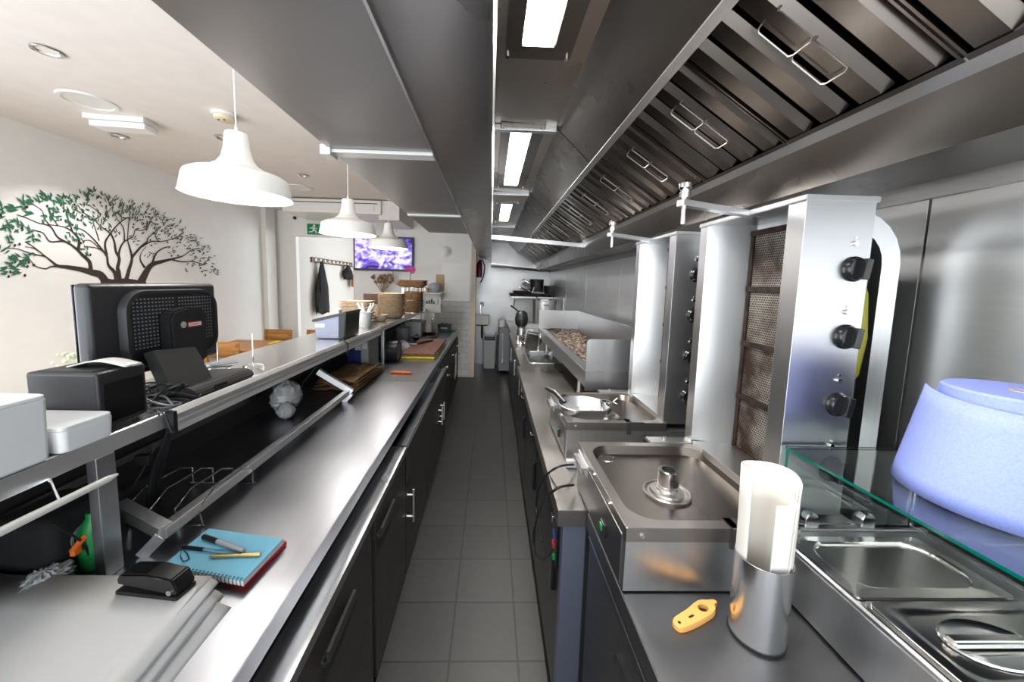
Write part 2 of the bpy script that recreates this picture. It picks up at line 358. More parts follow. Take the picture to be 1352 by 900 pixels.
pbox([(.495, 2.272), (.520, 2.262), (.530, 2.282), (.505, 2.295)], 'filter_rail', M['steel_h'])
pbox([(.832, 2.062), (.862, 2.040), (.868, 2.056), (.846, 2.074)], 'filter_rail', M['steel_h'])
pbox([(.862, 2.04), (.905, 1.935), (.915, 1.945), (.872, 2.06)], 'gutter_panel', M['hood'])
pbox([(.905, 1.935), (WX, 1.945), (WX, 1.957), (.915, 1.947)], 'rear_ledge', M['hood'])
pbox([(WX-.03, 1.90), (WX-.013, 1.90), (WX-.013, 1.945), (WX-.03, 1.945)], 'wall_flashing', M['steel_h'])
MB().prism([(-.012, 2.03), (WX-.03, 1.955), (WX-.03, 2.6), (-.012, 2.6)], 'y', 7.36, 7.39).build('end_panel', M['back_steel'], hood)
MB().hexa([(-.01, 7.28, 2.03), (WX-.03, 7.28, 1.945), (WX-.03, 7.37, 1.945), (-.01, 7.37, 2.03), (-.01, 7.28, 2.055), (WX-.03, 7.28, 1.97), (WX-.03, 7.37, 1.97), (-.01, 7.37, 2.055)]).build('end_lip', M['steel_h'], hood)
for k in range(2):
    MB().cyl((-.01, 7.2-.1*k, 1.99-.02*k), (WX-.05, 7.2-.1*k, 1.925-.02*k), .013, n=10).build('utensil_rail', M['chrome'], hood)
p0, p1 = aY(650, 313, 3.5), aY(789, 326, 3.5)
MB().tube([(p0.x-.005, 3.5, p0.z), (p1.x, 3.5, p1.z)], 1, flat=(.022, .018)).build('tie_bar', M['alu'], hood)
for i, (ya, yb) in enumerate(((.22, 1.31), (2.0, 3.05), (3.75, 4.75))):
    lf = MB()
    lf.box(.03, .085, ya-.07, yb+.07, 2.436, 2.453, .002).box(.195, .26, ya-.07, yb+.07, 2.436, 2.453, .002).box(.085, .195, ya-.07, ya, 2.436, 2.453, .002).box(.085, .195, yb, yb+.07, 2.436, 2.453, .002)
    fr = lf.build('light_frame', M['hood'], hood)
    d = MB()
    d.box(.085, .195, ya, yb, 2.446, 2.452)
    d.build('diffuser', M['tube_light'], fr)
    e = MB()
    for x in (.04, .245):
        for y in (ya-.05, yb+.05): e.lathe([(.008, 2.428), (.008, 2.436)], (x, y, 0), 10)
    e.build('clip', M['chrome'], fr)

# baffle filters: one built, the others copied
fd = Vector((.34, 0, -.22)).normalized(); fn = Vector((-.22, 0, -.34)).normalized(); FL = .405; FW = .39
def fp(u, y, h): return fd*u + Vector((0, y, 0)) + fn*h
def make_filter():
    t = thing('grease_filter', 'x', 'grease filter', (.50, 0, 2.28), 0, 'baffle grease filters in the hood')
    b = MB(); per = FW/4
    prof = []
    for k in range(4):
        y = k*per
        prof += [(y, -.045), (y+.018, -.045), (y+.020, -.018), (y+.036, .0), (y+.082, .0), (y+.086, -.003), (y+.088, -.045)]
    prof.append((FW, -.045))
    lo = [b.bm.verts.new(fp(.012, y, h)) for y, h in prof]; hi = [b.bm.verts.new(fp(FL-.012, y, h)) for y, h in prof]
    for i in range(len(prof)-1): b.face((lo[i], lo[i+1], hi[i+1], hi[i]))
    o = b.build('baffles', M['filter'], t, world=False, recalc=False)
    f = MB()
    def bar(u0, u1, y0, y1): f.hexa([fp(u0, y0, -.048), fp(u1, y0, -.048), fp(u1, y1, -.048), fp(u0, y1, -.048), fp(u0, y0, .004), fp(u1, y0, .004), fp(u1, y1, .004), fp(u0, y1, .004)])
    bar(0, .013, 0, FW-.002); bar(FL-.013, FL, 0, FW-.002); bar(.013, FL-.013, 0, .005); bar(.013, FL-.013, FW-.007, FW-.002)
    f.build('filter_frame', M['filter'], t, world=False)
    for u0, u1 in ((.10, .19), (.20, .29)):
        h = MB()
        q = FW/2-.045+.002*(u0*10); pts = [fp(u0, q-.028, .0), fp(u0, q-.028, .012), fp(u0+.006, q-.032, .014), fp(u1, q-.032, .014), fp(u1+.006, q-.022, .014), fp(u1+.006, q+.022, .014), fp(u1, q+.032, .014), fp(u0+.006, q+.032, .014), fp(u0, q+.028, .012), fp(u0, q+.028, .0)]
        h.tube(pts, .0017, 6); h.build('handle', M['worktop_r'], t, world=False)
    return t
def dup(root, loc, rz=None, label=None):
    r = root.copy(); COL.objects.link(r); r.location = loc
    if rz is not None: r.rotation_euler = (0, 0, rz)
    if label: r['label'] = label
    for ch in list(root.children):
        c = ch.copy(); COL.objects.link(c); c.parent = r
        for g in list(ch.children):
            d = g.copy(); COL.objects.link(d); d.parent = c
    return r
ORD = ['first', 'second', 'third', 'fourth', 'fifth', 'sixth', 'seventh', 'eighth', 'ninth', 'tenth', 'eleventh', 'twelfth', 'thirteenth', 'fourteenth', 'fifteenth', 'sixteenth', 'seventeenth']
f0 = make_filter(); yy = .28; k = 0
while yy < 7.3 - FW:
    lab = 'slatted steel grease filter with wire handle, %s from the camera in the hood row' % ORD[k]
    if k == 0: f0.location = (.50, yy, 2.28); f0['label'] = lab
    else: dup(f0, (.50, yy, 2.28), None, lab)
    yy += FW + .003; k += 1

# ------------------------------------------------------------------ pendants and ceiling fittings
def make_pendant():
    t = thing('pendant_lamp', 'x', 'pendant lamp', (0, 0, 0), 0, 'white pendant lamps over the bar')
    s = MB()
    prof = [(.012, .262), (.040, .258), (.043, .25), (.047, .20), (.058, .155), (.078, .128), (.092, .120), (.094, .113), (.110, .108), (.165, .090), (.182, .080), (.188, .068), (.200, .004), (.203, 0)]
    inner = [(r-.004, z) for r, z in prof[::-1]][1:]
    inner = [(.198, .002), (.183, .068), (.176, .076), (.105, .102), (.085, .112), (.055, .150), (.042, .2), (.036, .245), (.01, .25)]
    s.lathe(prof + inner, n=48, cap0=True, cap1=True)
    s.build('lamp_shade', M['white_gloss'], t, world=False, ang=50)
    MB().cyl((0, 0, .262), (0, 0, .285), .007, .005, 10).cyl((0, 0, .28), (0, 0, .82), .0028, n=8).build('cord', M['white_plastic'], t, world=False)
    MB().cyl((0, 0, .80), (0, 0, .82), .04, n=20).build('ceiling_rose', M['white_plastic'], t, world=False)
    b = MB(); b.sphere((0, 0, .075), .036, 8); b.cyl((0, 0, .1), (0, 0, .2), .014, n=10); b.build('bulb', M['bulb'], t, world=False)
    return t
pl = make_pendant()
for i, y in enumerate((1.63, 2.83, 3.91)):
    lab = 'white enamel pendant lamp over the bar, ' + ('nearest and largest of three', 'middle of three', 'farthest of three, in front of the television')[i]
    if i == 0: pl.location = (-1.08, y, 1.98); pl['label'] = lab
    else: dup(pl, (-1.08, y, 1.98), None, lab)
def downlight(p, lab):
    t = thing('downlight', lab, 'downlight', (p.x, p.y, CZ), 0, 'recessed ceiling downlights')
    MB().lathe([(.052, -.001), (.062, -.008), (.060, -.010), (.046, -.006), (.040, .012), (.0, .012)], n=32, cap0=False).build('bezel', M['chrome'], t, world=False)
    MB().lathe([(.0, .004), (.036, .004), (.036, .008), (0, .008)], n=24).build('lamp', M['spot_lit'], t, world=False)
for (px, py), lab in (((62, 66), 'recessed chrome downlight nearest the camera, by the picture corner'), ((157, 179), 'recessed downlight just beyond the emergency light'),
                      ((295, 181), 'recessed downlight beyond the smoke detector'), ((400, 231), 'farthest recessed downlight, in front of the air conditioner')):
    downlight(aZ(px, py, CZ), lab)
p = aZ(296, 150, CZ); t = thing('smoke_detector', 'round cream smoke detector on the dining ceiling', 'smoke detector', (p.x, p.y, CZ))
MB().lathe([(0, -.001), (.075, -.001), (.078, -.012), (.076, -.022)], n=28, cap1=True).build('base', M['white_plastic'], t, world=False)
MB().lathe([(.066, -.022), (.062, -.045), (.045, -.052), (0, -.054)], n=28).build('sensor_dome', M['cream_plastic'], t, world=False)
for dx, dy in ((.02, -.03), (-.02, -.03)): MB().box(dx-.006, dx+.006, dy-.006, dy+.006, -.056, -.050).build('vent', M['charcoal'], t, world=False)
p = aZ(160, 160, CZ-.02); t = thing('emergency_light', 'white emergency light box with clear cover on the ceiling', 'emergency light', (p.x, p.y, CZ), .1)
MB().box(-.20, .20, -.07, .07, -.04, 0, .006).build('base', M['white_plastic'], t, world=False)
MB().box(-.17, .20, -.062, .062, -.085, -.04, .012).build('cover', M['trans_white'], t, world=False)
MB().cyl((-.14, 0, -.055), (.15, 0, -.055), .01, n=10).build('tube', M['white_gloss'], t, world=False)
p = aZ(117, 133, CZ); solo('ceiling_speaker', MB().lathe([(0, CZ-.004), (.12, CZ-.004), (.125, CZ-.010), (.145, CZ-.010), (.15, CZ)], (p.x, p.y, 0), 40), M['white_plastic'], 'flat round white speaker grille beside the emergency light', 'speaker')
p = aZ(395, 247, CZ); solo('ceiling_speaker', MB().lathe([(0, CZ-.004), (.12, CZ-.004), (.125, CZ-.010), (.145, CZ-.010), (.15, CZ)], (p.x, p.y, 0), 40), M['white_plastic'], 'flat round white speaker grille near the air conditioner', 'speaker')
# air conditioner
a0, a1 = aY(372, 264, 5.4), aY(503, 282, 5.4); zt, zb = CZ, aY(440, 281, 5.4).z
t = thing('air_conditioner', 'long white air conditioner under the ceiling by the television', 'air conditioner', ((a0.x+a1.x)/2, 5.4, zb))
MB().box(a0.x, a1.x, 5.4, 6.1, zb, CZ-.02, .012).build('body', M['white_gloss'], t)
MB().box(a0.x+.04, a1.x-.1, 5.392, 5.401, zb+.05, zb+.12, .004).build('louver', M['white_plastic'], t)
MB().box(a0.x+.02, a1.x-.05, 5.395, 5.401, zb+.14, zb+.15).build('air_slot', M['charcoal'], t)
MB().box(a1.x-.05, a1.x+.25, 5.45, 6.34, zb-.07, CZ-.01, .01).build('bulkhead', M['ceiling'], t)
# ------------------------------------------------------------------ left run: worktop, base units, raised bar
LO, LR = (-.453, 0, 0), .0078
def left(name, lab, cat, group=None): return thing(name, lab, cat, LO, LR, group)
def lb(name, mb, m, par, **k): return mb.build(name, m, par, world=False, **k)
wt = left('steel_worktop', 'long scratched steel worktop under the raised bar', 'worktop')
for a, b in ((-.6, 2.70), (2.704, 5.74)):
    lb('top_sheet', MB().prism([(-.79, .862), (-.012, .862), (-.012, .848), (0, .848), (0, .898), (-.003, .90), (-.79, .90)], 'y', a, b), M['worktop'], wt)
lb('under_frame', MB().box(-.78, -.03, -.6, 5.72, .82, .862), M['black_matt'], wt)
def pull_v(par, x, y, z0, z1):      # upright chrome bar pull
    h = MB(); h.cyl((x+.032, y, z0), (x+.032, y, z1), .006, n=10)
    for z in (z0+.03, z1-.03): h.cyl((x-.002, y, z), (x+.032, y, z), .005, n=8)
    return lb('handle', h, M['frame'], par)
def pull_h(par, x, y0, y1, z):      # black strip pull
    h = MB(); h.box(x-.001, x+.022, y0, y1, z-.022, z-.010, .002).box(x+.012, x+.022, y0, y1, z-.022, z+.022, .002)
    return lb('handle', h, M['black_matt'], par)
u = left('base_cabinet', 'nearest dark base cabinet with projecting steel ledge and strip handles', 'cabinet')
lb('carcass', MB().box(-.70, .033, .10, 1.795, .10, .795, .003), M['laminate'], u)
lb('plinth', MB().box(-.66, .012, .10, 1.795, 0, .10), M['plinth'], u)
lb('steel_ledge', MB().prism([(-.30, .800), (.054, .800), (.054, .772), (.058, .772), (.058, .804), (-.30, .804)], 'y', .10, 1.795), M['ledge'], u)
for y0, y1, h0, h1 in ((.10, 1.245, .84, 1.03), (1.285, 1.79, 1.31, 1.50)):
    d = lb('door', MB().box(.034, .054, y0+.004, y1-.004, .105, .768, .002), M['laminate'], u); pull_h(d, .054, h0, h1, .69)
lb('trim_strip', MB().box(.03, .045, 1.252, 1.278, .105, .768), M['dark_steel'], u)
u = left('base_cabinet', 'middle dark base cabinet with its long steel drawer pulled open', 'cabinet')
lb('carcass', MB().box(-.70, .033, 1.80, 3.60, .10, .60, .003), M['laminate'], u)
lb('plinth', MB().box(-.66, .008, 1.80, 3.60, 0, .10), M['plinth'], u)
dr = MB().box(-.30, .05, 1.83, 3.575, .62, .626).box(-.30, .05, 1.83, 1.835, .62, .79).box(-.30, .05, 3.57, 3.575, .62, .79).box(.038, .05, 1.83, 3.575, .62, .795)
dr.box(-.30, .045, 3.14, 3.15, .62, .77).box(.02, .05, 1.83, 3.575, .79, .80, .002)
d = lb('drawer', dr, M['worktop'], u)
lb('drawer_front', MB().box(.05, .062, 1.81, 3.585, .60, .797, .002), M['laminate'], d)
for y0, y1, hy in ((1.80, 2.48, 1.845), (2.49, 3.12, 3.06), (3.13, 3.59, 3.19)):
    d = lb('door', MB().box(.034, .052, y0+.004, y1-.004, .105, .595, .002), M['laminate'], u)
    pull_v(d, .052, hy, .37 if hy < 2 else .42, .55 if hy < 2 else .58)
u = left('base_cabinet', 'farthest dark base cabinet with small white knobs near the tiled wall', 'cabinet')
lb('carcass', MB().box(-.70, -.012, 3.61, 5.70, .10, .82, .003), M['laminate'], u)
lb('plinth', MB().box(-.66, -.03, 3.61, 5.70, 0, .10), M['plinth'], u)
for k in range(3):
    a = 3.63+.69*k
    d = lb('drawer', MB().box(-.012, .006, a, a+.67, .64, .80, .002), M['laminate'], u)
    lb('knob', MB().lathe([(.006, 0), (.006, .012), (.013, .016), (.013, .024), (0, .026)], (.006, a+.33, .72), 14, M=Matrix.Rotation(R(90), 4, 'Y')), M['white_plastic'], d)
    d = lb('door', MB().box(-.012, .006, a, a+.67, .11, .63, .002), M['laminate'], u)
    lb('knob', MB().lathe([(.006, 0), (.006, .012), (.013, .016), (.013, .024), (0, .026)], (.006, a+.60, .56), 14, M=Matrix.Rotation(R(90), 4, 'Y')), M['chrome'], d)
t = MB().grid(lambda i, j: WM[u] @ Vector((.012+.012*math.sin(9*i+2*j), 5.02+.22*i, .30+.34*j)), 14, 8)
solo('tea_towel', t, M['mid_grey'], 'crumpled grey tea towel hanging on the far cabinet doors', 'towel', solid=.006)

bar = left('bar_counter', 'raised steel bar with aluminium edge rail on square posts', 'bar counter')
lb('half_wall', MB().box(-.83, -.79, -.6, 5.72, 0, 1.205), M['laminate'], bar)
lb('back_sheet', MB().box(-.79, -.785, -.6, 5.72, .90, 1.2), M['under_bar'], bar)
lb('back_ledge', MB().box(-.785, -.765, -.6, 5.72, 1.0, 1.025, .002), M['dark_steel'], bar)
lb('bar_top', MB().prism([(-.815, 1.205), (-.462, 1.205), (-.462, 1.248), (-.465, 1.25), (-.815, 1.25)], 'y', -.6, 5.72), M['bar_steel'], bar)
rp = [(-.462, 1.200), (-.440, 1.190), (-.436, 1.192), (-.440, 1.207), (-.434, 1.210), (-.434, 1.222), (-.440, 1.226), (-.434, 1.230), (-.434, 1.243), (-.446, 1.256), (-.455, 1.256), (-.458, 1.248), (-.462, 1.247)]
for a, b in ((1.05, 2.02), (2.024, 3.08)): lb('edge_rail', MB().prism(rp, 'y', a, b), M['frame'], bar)
lb('rail_end_cap', MB().box(-.458, -.432, 1.035, 1.05, 1.19, 1.255, .003), M['black'], bar)
lb('bar_edge', MB().box(-.4625, -.4605, -.6, 5.72, 1.206, 1.246), M['frame'], bar)
for y in (-.3, .865, 3.24, 5.2): lb('post', MB().box(-.482, -.457, y-.015, y+.03, .90, 1.206, .003), M['steel'], bar)
f = thing('support_frame', 'square steel tube guard frame low under the bar', 'frame', (-.85, .95, .9))
A, B = Vector((-.858, .943, .96)), Vector((-.836, 2.212, .96))
MB().box(A.x-.015, A.x+.015, A.y-.012, B.y+.012, .945, .975, .002).build('front_rail', M['frame'], f)
for q, e in ((A, aX(158, 668, -1.02)), (B, aX(420, 490, -1.02))):
    MB().tube([q, e], 1, flat=(.016, .016)).build('arm', M['frame'], f)
    MB().tube([q+Vector((-.005, 0, -.01)), (q.x-.05, q.y-.01, .9)], 1, flat=(.014, .014)).build('leg', M['frame'], f)
q0, q1 = aX(155, 626, -.865), aX(0, 702, -.865)
q2 = q1 + (q1-q0)*.6
t = thing('hanging_rail', 'white round rail hanging beneath the near end of the bar', 'rail', q0)
MB().tube([q0, q0+(q2-q0)*.06, q2], [.003, .0075, .0085], 12).build('tube', M['white_gloss'], t)
for s in (.35, .9):
    c = q0+(q2-q0)*s; MB().tube([c, c+Vector((-.05, .03, .03)), c+Vector((-.06, .03, .035))], .003, 6).build('hook', M['chrome'], t)

# ------------------------------------------------------------------ on the near worktop
def quadbox(mb, c4, z0, z1, b=0):
    v = [(p.x, p.y) for p in c4]
    return mb.hexa([(x, y, z0) for x, y in v] + [(x, y, z1) for x, y in v], b)
PZ = .955
t = thing('paper_stack', 'big stack of white greaseproof sheets on the near worktop', 'paper stack', (-.8, .5, .9))
a, b = aZ(278, 762, PZ), aZ(158, 900, PZ); d = (b-a); b = a + d*2.2
la = Vector((-1.16, .80, PZ)); 
MB().hexa([(-1.16, .05, .901), (b.x, .05, .901), (a.x, a.y, .901), (-1.16, .80, .901), (-1.16, .05, PZ-.003), (b.x, .05, PZ-.003), (a.x-.003, a.y-.002, PZ-.003), (-1.16, .80, PZ-.003)], .002).build('block', M['paper'], t)
def top_sheet(i, j):
    x0 = b.x + (a.x-b.x)*j; y = .05+(a.y-.05)*j; x = -1.18+(x0+1.18)*i
    return Vector((x, y + .004, PZ + .03*max(0, (.25-i)/.25)**2))
MB().grid(top_sheet, 16, 8).build('top_sheet', M['paper'], t, solid=.002)
for k in range(3):
    def fan(i, j, k=k):
        x0 = b.x + (a.x-b.x)*j; y = .05+(a.y-.05-.010*k)*j; w = .022+.020*k+.006*math.sin(4*j+k)
        return Vector((x0-.03+(w+.03)*i, y-.006*math.sin(PI*i)*k, PZ-.003-.013*k-(.012+.010*k)*max(0, i-.55)**1.5*3+.005*math.sin(PI*i)+.002*math.sin(9*j+3*k+4*i)))
    MB().grid(fan, 10, 24).build('fanned_sheet', M['paper'], t, solid=.0015)
# stapler
c = aZ(207, 778, PZ); t = thing('stapler', 'black office stapler lying on the white paper stack', 'stapler', (c.x, c.y, PZ), R(-7))
MB().box(-.072, .072, -.024, .024, .0005, .010, .003).build('base', M['black'], t, world=False)
MB().prism([(-.068, .022), (.070, .010), (.074, .018), (.060, .046), (.0, .052), (-.06, .046), (-.070, .036)], 'y', -.021, .021, .003).build('arm', M['black_gloss'], t, world=False)
MB().box(-.06, .062, -.008, .008, .010, .024).build('magazine', M['chrome'], t, world=False)
MB().cyl((.055, -.024, .018), (.055, .024, .018), .006, n=12).build('hinge_pin', M['chrome'], t, world=False)
# notebooks and pens
cs = [aZ(*p, .928) for p in ((214, 746), (321, 766), (374, 711), (276, 697))]
rs = [aZ(*p, .9) for p in ((232, 752), (323, 776), (379, 719), (292, 704))]
t = thing('notebook', 'red notebook lying under the sky blue notebook', 'notebook', rs[0])
quadbox(MB(), rs, .901, .912, .002).build('cover', M['red_plastic'], t)
quadbox(MB(), [p*.985+rs[0]*.015 for p in rs], .903, .910).build('pages', M['paper'], t)
t = thing('notebook', 'sky blue spiral notebook with pens on it on the steel worktop', 'notebook', cs[0])
quadbox(MB(), cs, .913, .9245).build('pages', M['paper'], t); quadbox(MB(), cs, .9245, .928, .001).build('cover', M['blue_card'], t)
sp = MB()
for k in range(22):
    q = cs[0].lerp(cs[1], (k+.5)/22); n_ = (cs[3]-cs[0]).normalized()
    sp.tube([q+n_*.004+Vector((0, 0, .001)), q+n_*.002+Vector((0, 0, .004)), q-n_*.004+Vector((0, 0, .002)), q-n_*.004+Vector((0, 0, -.012)), q+n_*.003+Vector((0, 0, -.015))], .0009, 5)
sp.build('spiral_binding', M['black'], t)
def pen(name, lab, p0, p1, r, body, capm, cap_at=0, z=.928):
    a, b = aZ(*p0, z+r), aZ(*p1, z+r); a.z = b.z = z+r+.0005; t = thing(name, lab, 'pen', a)
    q = a.lerp(b, .36)
    MB().tube([a, a.lerp(q, .06), q], [r*.8, r*1.15, r*1.15], 12).build('cap', capm, t)
    MB().tube([q, b.lerp(q, .12), b], [r, r, r*.35 if body is M['gold'] else r*.9], 12).build('barrel', body, t)
    return t
pen('marker_pen', 'grey marker pen with black cap, farthest on the blue notebook', (268, 708), (322, 727), .006, M['mid_grey'], M['black'])
pen('ballpoint_pen', 'clear ballpoint pen with black cap, middle on the blue notebook', (242, 722), (318, 731), .0042, M['clear'], M['black'])
pen('ballpoint_pen', 'gold ballpoint pen, nearest on the blue notebook', (344, 732), (276, 735), .0042, M['gold'], M['gold'])
# spectacles-like wire left of the pens
q = [aZ(x, y, .930) for x, y in ((240, 724), (238, 734), (242, 741), (250, 738), (247, 730))]
solo('wire_loop', MB().tube(q, .0012, 5, closed=True), M['black'], 'thin black wire loop beside the pens on the blue notebook', 'wire')

# ------------------------------------------------------------------ under the bar, near end
def blob(c, r, sx, sy, sz, amp, n=14, seed=0):
    m = MB(); m.sphere(c, r, n, sx, sy, sz); rr = random.Random(seed)
    for v in m.bm.verts:
        d = v.co-Vector(c); k = 1+amp*math.sin(37*d.x/r+3*seed)*math.cos(29*d.y/r)*math.sin(23*d.z/r+seed); v.co = Vector(c)+d*k
    return m
c = aX(86, 728, -1.06); c.z = .985
t = thing('tool_bag', 'black bag with round grey emblem beneath the bar', 'bag', (c.x, c.y, .9))
MB().box(c.x-.10, c.x+.05, c.y-.07, c.y+.10, .902, 1.06, .025, 3).build('bag_body', M['fabric'], t)
e = MB(); 
for r in (.030, .026): e.tube([(c.x+.052, c.y+.0+r*math.cos(a), .985+r*math.sin(a)) for a in [2*PI*k/24 for k in range(24)]], .0012, 5, closed=True)
for k in range(5): e.box(c.x+.050, c.x+.053, c.y-.016+.007*k, c.y-.012+.007*k, .972+.003*(k % 2), .998-.004*(k % 3))
e.build('emblem', M['grey_plastic'], t)
c = aX(112, 708, -.985); solo('clip', MB().tube([c+Vector((0, -.03, -.018)), c, c+Vector((0, .025, .014))], [.006, .008, .004], 8).box(c.x-.006, c.x+.006, c.y-.03, c.y-.012, c.z-.03, c.z-.012, .002), M['orange'], 'orange plastic clip on the black bag beneath the bar', 'clip')
c = aX(127, 738, -.99); solo('bottle', MB().lathe([(0, .901), (.028, .901), (.03, .91), (.03, 1.0), (.012, 1.03), (.012, 1.045), (0, 1.045)], (c.x, c.y, 0), 20), M['green_plastic'], 'green plastic bottle behind the near bar post', 'bottle')
c = aX(55, 738, -1.0); solo('cloth', blob((c.x, c.y, .935), .034, 1, 1.5, .9, .22, 20, seed=2), M['mid_grey'], 'small crumpled grey cloth beneath the bar by the paper stack', 'cloth')
wr = [aX(68, 690, -1.0), aX(90, 703, -.99), aX(112, 720, -.98), aX(122, 750, -.98)]
solo('cable', MB().tube(sm(wr), .003, 6), M['black'], 'dark cable looped over the black bag beneath the bar', 'cable')
# cable bundle hanging at the rail end
t = thing('cable_bundle', 'bundle of black cables hanging from the bar rail end', 'cables', aX(222, 560, -.93))
for k in range(5):
    pts = [aX(224+k, 560, -.925), aX(214+2*k, 590, -.94-.005*k), aX(203+3*k, 615, -.97-.01*k), aX(198+3*k, 640, -1.0-.01*k), aX(196+4*k, 668, -1.03-.012*k)]
    MB().tube(sm(pts), .0036, 6).build('cable', M['black'], t)
c = aX(190, 604, -.98); MB().box(c.x-.02, c.x+.02, c.y-.01, c.y+.01, c.z-.02, c.z+.01, .004).build('cable_tie', M['black'], t)
solo('cable', MB().tube(sm([aX(152, 655, -1.0), aX(170, 648, -1.05), aX(186, 625, -1.1), aX(205, 590, -1.15)]), .0022, 6), M['grey_plastic'], 'single grey cable sagging behind the near bar post', 'cable')
c = aZ(262, 668, .9); t = thing('wire_rack', 'small chrome wire rack under the bar behind the notebooks', 'rack', (c.x, c.y, .9))
for k in range(4):
    x = c.x-.12+.07*k; MB().tube([(x, c.y-.10, .905), (x, c.y-.11, .96), (x, c.y-.05, .99), (x, c.y+.08, .985), (x, c.y+.13, .96), (x, c.y+.13, .905)], .003, 6).build('wire', M['chrome'], t)
for y in (-.10, .13): MB().tube([(c.x-.13, c.y+y, .905), (c.x+.10, c.y+y, .905)], .003, 6).build('rail', M['chrome'], t)
c = aX(222, 652, -1.12); solo('metal_ring', MB().tube([(c.x+.05*math.cos(a), c.y+.05*math.sin(a), c.z) for a in [2*PI*k/24 for k in range(24)]], .005, 8, closed=True), M['chrome'], 'shiny steel ring at the foot of the black cables', 'ring')

# ------------------------------------------------------------------ on the bar top
BZ = 1.25
def tub(lab, x0, x1, y0, y1, z1, lid=True):
    t = thing('storage_tub', lab, 'tub', ((x0+x1)/2, (y0+y1)/2, BZ), 0, 'white tubs on the bar')
    m = MB(); r = .012
    ls = [[(x, y, z) for x, y in rrect(x0+i, x1-i, y0+i, y1-i, r)] for z, i in ((BZ+.001, .006), (BZ+.005, .002), (z1-.01, 0), (z1-.001, .0), (z1, .002))]
    m.loops(ls); m.build('tub_body', M['trans_white'], t)
    m = MB(); m.loops([[(x, y, z) for x, y in rrect(x0+i, x1-i, y0+i, y1-i, r)] for z, i in ((z1, .001), (z1+.007, .001), (z1+.009, .004))]); m.build('lid', M['trans_white'], t)
z1 = aX(72, 517, -.912).z
tub('tall frosted white tub at the near end of the bar', -1.26, -.912, .40, .765, z1-.009)
z1 = aX(153, 541, -.905).z
tub('low frosted white tub beside the black printer on the bar', -1.10, -.905, .775, .885, z1-.009)
# printer
pc = aZ(200, 548, BZ); ptop = aX(130, 489, -.972).z
t = thing('receipt_printer', 'black box receipt printer on the bar beside the monitor', 'printer', (-1.08, .98, BZ))
x1 = pc.x-.005; y1 = pc.y; y0 = aX(129, 520, x1).y; x0 = aY(33, 515, y0).x
MB().box(x0, x1, y0, y1, BZ+.006, ptop, .008, 3).build('case', M['charcoal'], t)
MB().box(x0+.02, x1-.02, y0+.01, y1-.02, ptop, ptop+.002).build('top_panel', M['black'], t)
MB().box(x1-.001, x1+.0015, y0+.012, y1-.012, BZ+.02, ptop-.03, .001).build('side_panel', M['black_gloss'], t)
ft = MB()
for x in (x0+.02, x1-.02):
    for y in (y0+.02, y1-.02): ft.cyl((x, y, BZ+.0005), (x, y, BZ+.007), .008, n=10)
ft.build('feet', M['black'], t)
xa = aZ(95, 480, ptop+.006)
def slip(i, j): return Vector((x0+.05+.13*i, y0+.045+.045*j+.015*i, ptop+.004+.014*math.sin(PI*i)**1.2))
solo('receipt', MB().grid(slip, 12, 4), M['white_gloss'], 'curled white receipt on top of the black printer', 'receipt', solid=.003)
# monitor
t = thing('monitor', 'black monitor on a sloping stand seen from behind on the bar', 'monitor', (-1.02, 1.28, BZ))
mx = -1.105; ya, yb, za, zb = 1.035, 1.505, 1.325, 1.612
MB().box(mx-.045, mx, ya, yb, za, zb, .014, 3).build('back_shell', M['charcoal'], t)
MB().box(mx-.05, mx-.044, ya+.004, yb-.004, za+.004, zb-.004, .004).build('screen', M['black_gloss'], t)
ring = MB(); n = 6
outer = rrect(ya+.075, yb-.02, za+.02, zb-.018, .07, n); inr = rrect(ya+.095, yb-.03, za+.03, zb-.030, .06, n)
ring.loops([[(mx-.002, y, z) for y, z in outer], [(mx+.020, y, z) for y, z in rrect(ya+.082, yb-.024, za+.025, zb-.022, .067, n)], [(mx+.020, y, z) for y, z in inr], [(mx+.012, y, z) for y, z in inr]], False, False)
ring.build('back_ridge', M['charcoal'], t)
gp = MB(); gp.loops([[(mx-.001, y, z) for y, z in inr], [(mx+.013, y, z) for y, z in inr]]); gr = gp.build('vent_panel', M['black'], t)
ho2 = [MB(), MB()]
for iy in range(26):
    for iz in range(14):
        y, z = ya+.112+iy*.0128, za+.085+iz*.0118
        if (yb-.05-y) < 0 or abs(y-1.30) < .008: continue
        if ya+.19 < y < ya+.345 and z < za+.19: continue
        ho = ho2[y > 1.30]; ho.hexa([(mx+.0125, y-.0025, z-.0022), (mx+.0125, y+.0025, z-.0022), (mx+.0125, y+.0025, z+.0022), (mx+.0125, y-.0025, z+.0022), (mx+.0142, y-.0025, z-.0022), (mx+.0142, y+.0025, z-.0022), (mx+.0142, y+.0025, z+.0022), (mx+.0142, y-.0025, z+.0022)])
for ho in ho2: ho.build('vent_grille', M['grey_plastic'], gr)
MB().prism([(1.232, 1.335), (1.375, 1.335), (1.382, 1.50), (1.365, 1.525), (1.30, 1.533), (1.245, 1.522), (1.228, 1.50)], 'x', mx+.01, mx+.055, .006).build('mount_block', M['black'], t)
lbm = MB().box(mx+.055, mx+.0565, 1.292, 1.352, 1.462, 1.480); l_ = lbm.build('sticker', M['red_plastic'], t)
MB().box(mx+.0565, mx+.057, 1.295, 1.349, 1.465, 1.477).build('sticker_face', M['label_white'], l_)
tx = MB()
for z in (1.4695, 1.4735): tx.box(mx+.057, mx+.0573, 1.300, 1.340, z-.0007, z+.0007)
tx.build('print', M['red_plastic'], l_)
MB().cyl((mx+.055, 1.275, 1.473), (mx+.0565, 1.275, 1.473), .011, n=24).build('emblem', M['mid_grey'], t)
